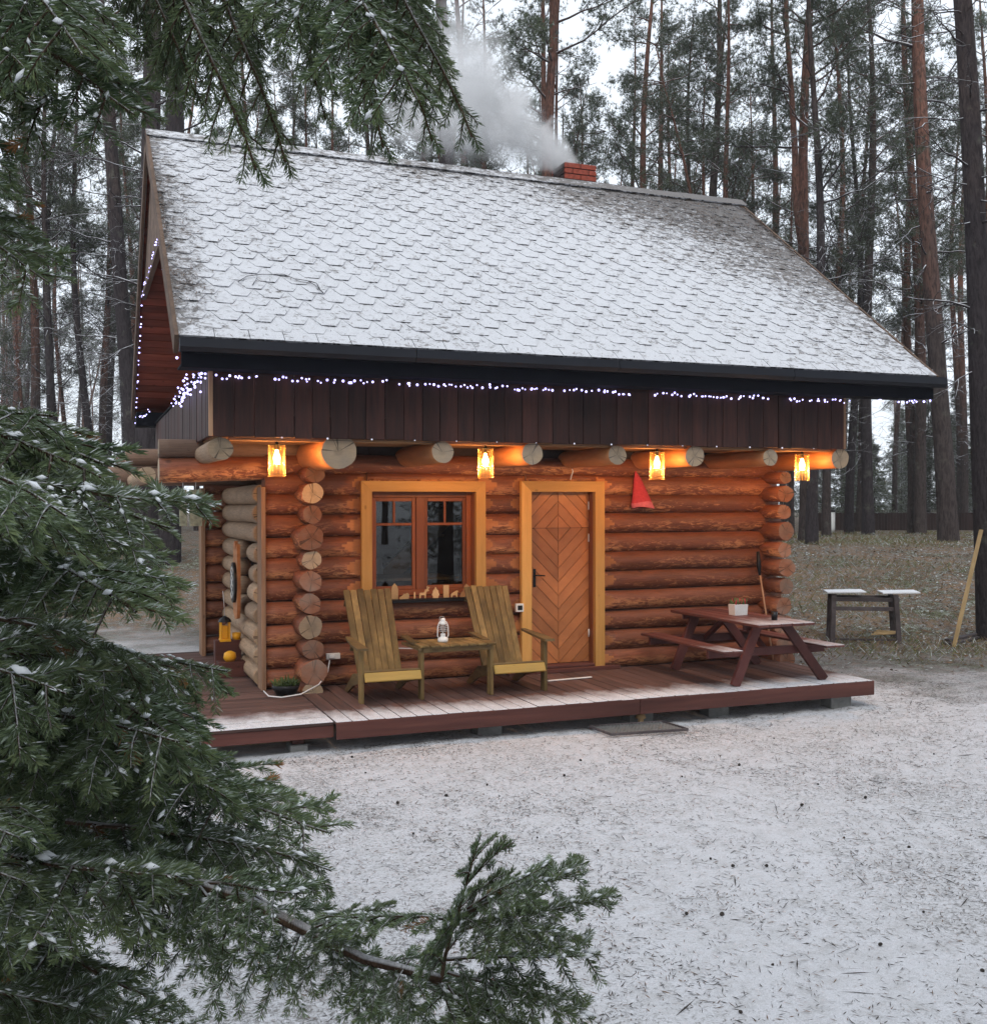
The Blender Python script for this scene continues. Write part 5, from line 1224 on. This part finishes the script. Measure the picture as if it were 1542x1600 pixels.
# ------------------------------------------------------------------ FOREGROUND SPRUCE
def bough(seed, L=1., droop=.18, hang=.35, dens=900, spread=.36, snow=.5, nl=.0165):
    rr = np.random.default_rng(seed); lines = []   # (pts, r0, level)
    def axis(p, d, L_, n, grav, wob):
        pts = [np.array(p, float)]; d = np.array(d, float); d /= np.linalg.norm(d)
        for i in range(n):
            d = d + np.array([0, 0, -grav / n]) + rr.normal(0, wob, 3); d /= np.linalg.norm(d); pts.append(pts[-1] + d * (L_ / n))
        return pts
    main = axis((0, 0, 0), (1, 0, .12), L, 14, droop, .035); lines.append((main, .0065 * L + .002, 0))
    s = 1
    for t in np.arange(.10, .98, .021 / L):
        k = t * 14; i = int(k); p = main[i] + (main[i + 1] - main[i]) * (k - i); f = main[i + 1] - main[i]; f /= np.linalg.norm(f); s = -s
        sd = np.cross([0, 0, 1], f); sd /= np.linalg.norm(sd); an = math.radians(rr.uniform(42, 66)); Ls = (spread * L * (1 - t) ** .6 * (1 - .45 * math.exp(-t * 9)) + .035) * rr.uniform(.6, 1.2)
        d = f * math.cos(an) + sd * s * math.sin(an) + np.array([0, 0, -hang * rr.uniform(.2, 1.3)])
        sp = axis(p, d, Ls, 7, hang * .8, .06); lines.append((sp, .0022, 1))
        if Ls > .085:
            s3 = 1
            for u in np.arange(.2, .9, .022 / Ls):
                k2 = u * 7; j = int(k2); q = sp[j] + (sp[j + 1] - sp[j]) * (k2 - j); f2 = sp[j + 1] - sp[j]; f2 /= np.linalg.norm(f2); s3 = -s3
                sd2 = np.cross([0, 0, 1], f2); sd2 /= np.linalg.norm(sd2) + 1e-6; an2 = math.radians(rr.uniform(38, 60)); L3 = Ls * (1 - u) * .5 * rr.uniform(.5, 1.2) + .018
                lines.append((axis(q, f2 * math.cos(an2) + sd2 * s3 * math.sin(an2) + np.array([0, 0, -hang * .5]), L3, 4, hang * .5, .06), .0014, 2))
    stem = MB(); Vs = []; Ms = []; blobs = []
    for pts, r0, lv in lines:
        n = len(pts); stem.tube(pts, [r0 * (1 - .7 * i / (n - 1)) for i in range(n)], 5 if lv == 0 else 3, 0, False)
        A_ = np.array(pts); seg = np.linalg.norm(np.diff(A_, axis=0), axis=1); tot = seg.sum(); start = .28 if lv == 0 else .0
        k = int(tot * dens * (1 - start)); 
        if k < 2: continue
        u = rr.uniform(start, 1, k) * (n - 1); i = np.minimum(u.astype(int), n - 2); fr_ = (u - i)[:, None]
        P = A_[i] * (1 - fr_) + A_[i + 1] * fr_; f = (A_[i + 1] - A_[i]); f /= np.linalg.norm(f, axis=1)[:, None]
        rad = np.cross(f, rr.normal(0, 1, (k, 3))); rad /= np.linalg.norm(rad, axis=1)[:, None]; rad[:, 2] = np.where(rad[:, 2] < -.3, -rad[:, 2] * .6, rad[:, 2])
        D = f * rr.uniform(.55, .95, k)[:, None] + rad * .72; D /= np.linalg.norm(D, axis=1)[:, None]
        Ln = nl * rr.uniform(.75, 1.15, k) * (1 - .35 * (u / (n - 1)) ** 6); b = np.cross(D, rr.normal(0, 1, (k, 3))); b /= np.linalg.norm(b, axis=1)[:, None]; w = .00085 * (1 + .5 * (k < 60))
        mid = P + D * (Ln * .55)[:, None]; q = P + D * Ln[:, None] + np.array([0, 0, -.0012])
        Vs.append(np.stack([P, mid + b * w, q, mid - b * w], 1)); 
        m_ = np.zeros(k, int); m_[(u / (n - 1) > .72) & (rr.random(k) < .5)] = 1
        dead = rr.random() < .012
        if dead: m_[rr.random(k) < .8] = 2
        topn = (D[:, 2] > .15); tw_sn = rr.random() < snow; m_[topn & (rr.random(k) < (.13 if tw_sn else .02))] = 3
        m_[(m_ == 0) & (rr.random(k) < np.where(D[:, 2] > .1, .34, .08))] = 4; Ms.append(m_)
        if tw_sn:
            c_ = int(tot * 30); 
            for _ in range(c_):
                uu = rr.uniform(start, .97) * (n - 1); ii = int(uu); pp = A_[ii] + (A_[ii + 1] - A_[ii]) * (uu - ii); blobs.append((pp + np.array([rr.normal(0, .003), rr.normal(0, .003), .004 + .6 * r0]), rr.uniform(.0015, .004) * (1 + (lv == 0) * .5), (A_[ii + 1] - A_[ii])))
    V = np.concatenate(Vs).reshape(-1, 3); T = np.arange(len(V)).reshape(-1, 4); mi = np.concatenate(Ms)
    needles = np_mesh('needles', V, T, [MT['sneedle'], MT['sneedle2'], MT['sbrown'], MT['ssnow'], MT['sfrost']], mi)
    sn = MB(); oct_ = [(1, 0, 0), (0, 1, 0), (-1, 0, 0), (0, -1, 0), (0, 0, 1), (0, 0, -1)]
    of = [(0, 1, 4), (1, 2, 4), (2, 3, 4), (3, 0, 4), (1, 0, 5), (2, 1, 5), (3, 2, 5), (0, 3, 5)]
    for c_, r, f in blobs:
        f = f / (np.linalg.norm(f) + 1e-9); yaw = math.atan2(f[1], f[0]); cs, sn_ = math.cos(yaw), math.sin(yaw)
        e = [r * rr.uniform(1.2, 2.6), r * rr.uniform(.7, 1.2), r * rr.uniform(.45, .8)]
        sn.add([(c_[0] + a * e[0] * cs - b * e[1] * sn_, c_[1] + a * e[0] * sn_ + b * e[1] * cs, c_[2] + c * e[2] + a * e[0] * f[2]) for a, b, c in oct_], of, 0, True)
    return stem.mesh('twigs', [MT['stwig']]), needles, (sn.mesh('snow', [MT['ssnow']]) if blobs else None)
BV = [bough(61, .62, .35, .45, 1500, spread=.3), bough(62, .5, .2, .35, 1500, spread=.32), bough(63, .4, .45, .5, 1600, spread=.38), bough(64, .26, .2, .3, 1900, spread=.4), bough(51, .62, .25, .3, 1700), bough(52, .5, .4, .5, 1700), bough(53, .4, .3, .3, 1700, spread=.42), bough(54, .6, .6, .9, 1300, spread=.22, snow=.12), bough(55, .45, .8, .9, 1300, spread=.26, snow=.12), bough(56, .26, .1, .2, 2000, spread=.45)]
BL = [.62, .5, .4, .6, .45, .26]
BV = BV[4:] + BV[:4]; BL += [.62, .5, .4, .26]; FLAT = (0, 1, 2, 5, 6, 7, 8, 9)
# lighter-built boughs for the hanging upper branches
def put_bough(tree_, a, b, v, roll=0., sc=None):
    a = Vector(a); b = Vector(b); d = b - a; L = d.length; v = min((3, 4) if v in (3, 4) else FLAT, key=lambda q: abs(BL[q] - L) + R.uniform(0, .12)); x = d.normalized(); y = Vector((0, 0, 1)).cross(x).normalized(); z = x.cross(y)
    Rm = Matrix((x, y, z)).transposed() @ Matrix.Rotation(roll, 3, 'X'); s = sc or L / BL[v]
    st_, nd, sn = BV[v]
    o = bpy.data.objects.new('bough', st_); COL.objects.link(o); o.parent = tree_; o.location = a - WL[tree_.name]; o.rotation_euler = Rm.to_euler(); o.scale = (s, s, s)
    for nm, me in (('needles', nd), ('snow', sn)):
        if me is None: continue
        c = bpy.data.objects.new(nm, me); COL.objects.link(c); c.parent = o
    return o
def spruce(px, d, H, r, label):
    p = at(px, 800, d=d); zb = gz(p.x, p.y); t = thing('spruce_tree', label, 'spruce', (p.x, p.y, zb), None)
    m = MB(); m.tube([(p.x, p.y, zb - .2), (p.x + .01, p.y, zb + H * .3), (p.x - .02, p.y + .02, zb + H * .7), (p.x, p.y, zb + H)], [r * 1.15, r, r * .6, .01], 12); part('trunk', m, MT['bark_dark'], t); return t
s1 = spruce(-420, 2.0, 3.4, .05, 'young snow-flecked spruce reaching in from the lower left, closest to the camera')
s2 = spruce(-700, 3.2, 8.5, .12, 'taller spruce whose boughs hang into the upper left of the photo')
rb = random.Random(21)
OUT = [(640, 120), (700, 190), (760, 230), (830, 325), (880, 320), (930, 335), (1000, 330), (1050, 395), (1100, 330), (1150, 350), (1200, 400), (1260, 440), (1320, 500), (1370, 540), (1430, 500), (1500, 470), (1600, 430)]
def outx(y):
    for (a, xa), (b, xb) in zip(OUT[:-1], OUT[1:]):
        if a <= y <= b: return xa + (xb - xa) * (y - a) / (b - a)
    return 430
# leading boughs whose tips make the outline
LEAD = [(205, 690, 5), (275, 790, 2), (362, 830, 5), (335, 905, 2), (402, 1050, 0), (300, 1068, 2), (345, 1165, 1), (440, 1215, 2), (500, 1300, 0), (548, 1372, 2), (470, 1250, 1), (395, 1120, 5), (120, 680, 2)]
for (x, y, v) in LEAD:
    x -= 28
    d = rb.uniform(1.25, 1.7); put_bough(s1, at(x - rb.uniform(330, 480), y - rb.uniform(30, 110), d=d + rb.uniform(-.1, .5)), at(x, y, d=d), v, rb.uniform(-.3, .5))
y = 700
while y < 1640:
    for _ in range(1 if 1120 < y < 1310 else 2):
        x = outx(min(y, 1600)) - rb.uniform(60, 330); d = rb.uniform(1.2, 2.3); L = rb.uniform(300, 520)
        put_bough(s1, at(x - L, y - rb.uniform(0, 150), d=d + rb.uniform(-.15, .5)), at(x, y + rb.uniform(-10, 10), d=d), rb.choice([0, 1, 2, 0, 2]), rb.uniform(-.5, .6))
    y += 66
for k in range(10):   # left edge mass
    y = 730 + k * 92; x = rb.uniform(20, 150); d = rb.uniform(1.0, 1.6); put_bough(s1, at(x - 380, y - 120, d=d + .2), at(x, y, d=d), rb.choice([0, 2, 5]), rb.uniform(-.4, .5))
# the low limb reaching out over the snow
limb = [(-420, 1230, 1.9), (-60, 1300, 1.65), (150, 1335, 1.5), (370, 1400, 1.38), (470, 1450, 1.33), (570, 1500, 1.28), (690, 1530, 1.25), (725, 1470, 1.24), (765, 1335, 1.22)]
m = MB(); m.tube([at(a, b, d=c) for a, b, c in limb[:7]], [.013, .011, .010, .0085, .0075, .006, .005], 10); part('limb', m, MT['stwig'], s1)
for a, b, v, rl in (((690, 1530, 1.25), (768, 1322, 1.2), 5, .2), ((700, 1440, 1.25), (925, 1385, 1.2), 5, .3), ((730, 1450, 1.25), (965, 1432, 1.18), 5, .1), ((690, 1500, 1.26), (935, 1500, 1.2), 2, .5), ((700, 1520, 1.25), (925, 1600, 1.18), 2, .3),
                   ((620, 1510, 1.28), (880, 1640, 1.2), 5, -.2), ((560, 1490, 1.3), (760, 1620, 1.22), 2, .2), ((720, 1440, 1.25), (500, 1425, 1.2), 5, .3), ((480, 1450, 1.33), (640, 1580, 1.26), 2, .2), ((700, 1540, 1.25), (780, 1690, 1.2), 5, 0),
                   ((400, 1400, 1.38), (560, 1560, 1.3), 1, .2), ((300, 1370, 1.4), (430, 1560, 1.3), 1, .3), ((640, 1500, 1.27), (560, 1640, 1.2), 5, 0), ((730, 1420, 1.24), (860, 1350, 1.2), 5, .4), ((150, 1335, 1.5), (330, 1420, 1.36), 2, .4), ((300, 1380, 1.42), (470, 1400, 1.3), 5, .3), ((480, 1455, 1.33), (600, 1440, 1.26), 5, .2), ((250, 1350, 1.45), (300, 1520, 1.35), 5, .1)):
    put_bough(s1, at(*a[:2], d=a[2]), at(*b[:2], d=b[2]), v, rl)
# upper boughs, drooping
UPB = [((-150, -150, 2.0), (230, 90, 1.6), 0, .2), ((-200, -60, 2.0), (150, 165, 1.6), 2, .2), ((-250, 90, 1.9), (50, 290, 1.6), 2, .2), ((-250, 250, 1.9), (25, 450, 1.6), 5, .3),
       ((215, -150, 2.0), (372, 235, 1.65), 4, .2), ((280, -140, 2.0), (432, 228, 1.7), 4, .1), ((410, -150, 2.0), (490, 178, 1.8), 4, .2), ((485, -140, 1.9), (575, 208, 1.6), 4, .1),
       ((430, -110, 1.9), (730, 160, 1.55), 1, .2), ((545, -120, 1.8), (655, 205, 1.55), 4, .2), ((560, -100, 1.8), (720, 190, 1.5), 3, .2), ((170, -150, 2.0), (285, 130, 1.75), 4, .2),
       ((-180, 20, 1.9), (110, 120, 1.6), 5, .1), ((-100, -140, 2.1), (120, 40, 1.8), 2, .3)]
for a, b, v, rl in UPB: put_bough(s2, at(a[0], a[1] - 25, d=a[2]), at(b[0], b[1] - 22, d=b[2]), v, rl + .2)

# ------------------------------------------------------------------ haze
g = NG('haze'); g.n.remove(g.b); pv = g.n.new('ShaderNodeVolumePrincipled'); pv.inputs['Color'].default_value = (.93, .95, 1, 1); pv.inputs['Density'].default_value = .0007
g.lk(pv.outputs[0], g.out.inputs['Volume'])
me = bpy.data.meshes.new('haze'); a = 152; b0, b1 = -1.6, 27.
me.from_pydata([(x, y, z) for x in (1 - a, 1 + a) for y in (-1 - a, -1 + a) for z in (b0, b1)], [], [(0, 1, 3, 2), (4, 6, 7, 5), (0, 4, 5, 1), (2, 3, 7, 6), (0, 2, 6, 4), (1, 5, 7, 3)]); me.materials.append(g.m)
o = link('haze', me); o['kind'] = 'stuff'; o['label'] = 'thin winter haze between the trees'

for o in SC.objects:
    if o.parent is not None and o.name.split('.')[0] in ('branches', 'crown', 'needles', 'snow', 'twigs', 'chinking', 'plant', 'leaves', 'mesh', 'room_wall', 'ornament'): o['kind'] = 'stuff'
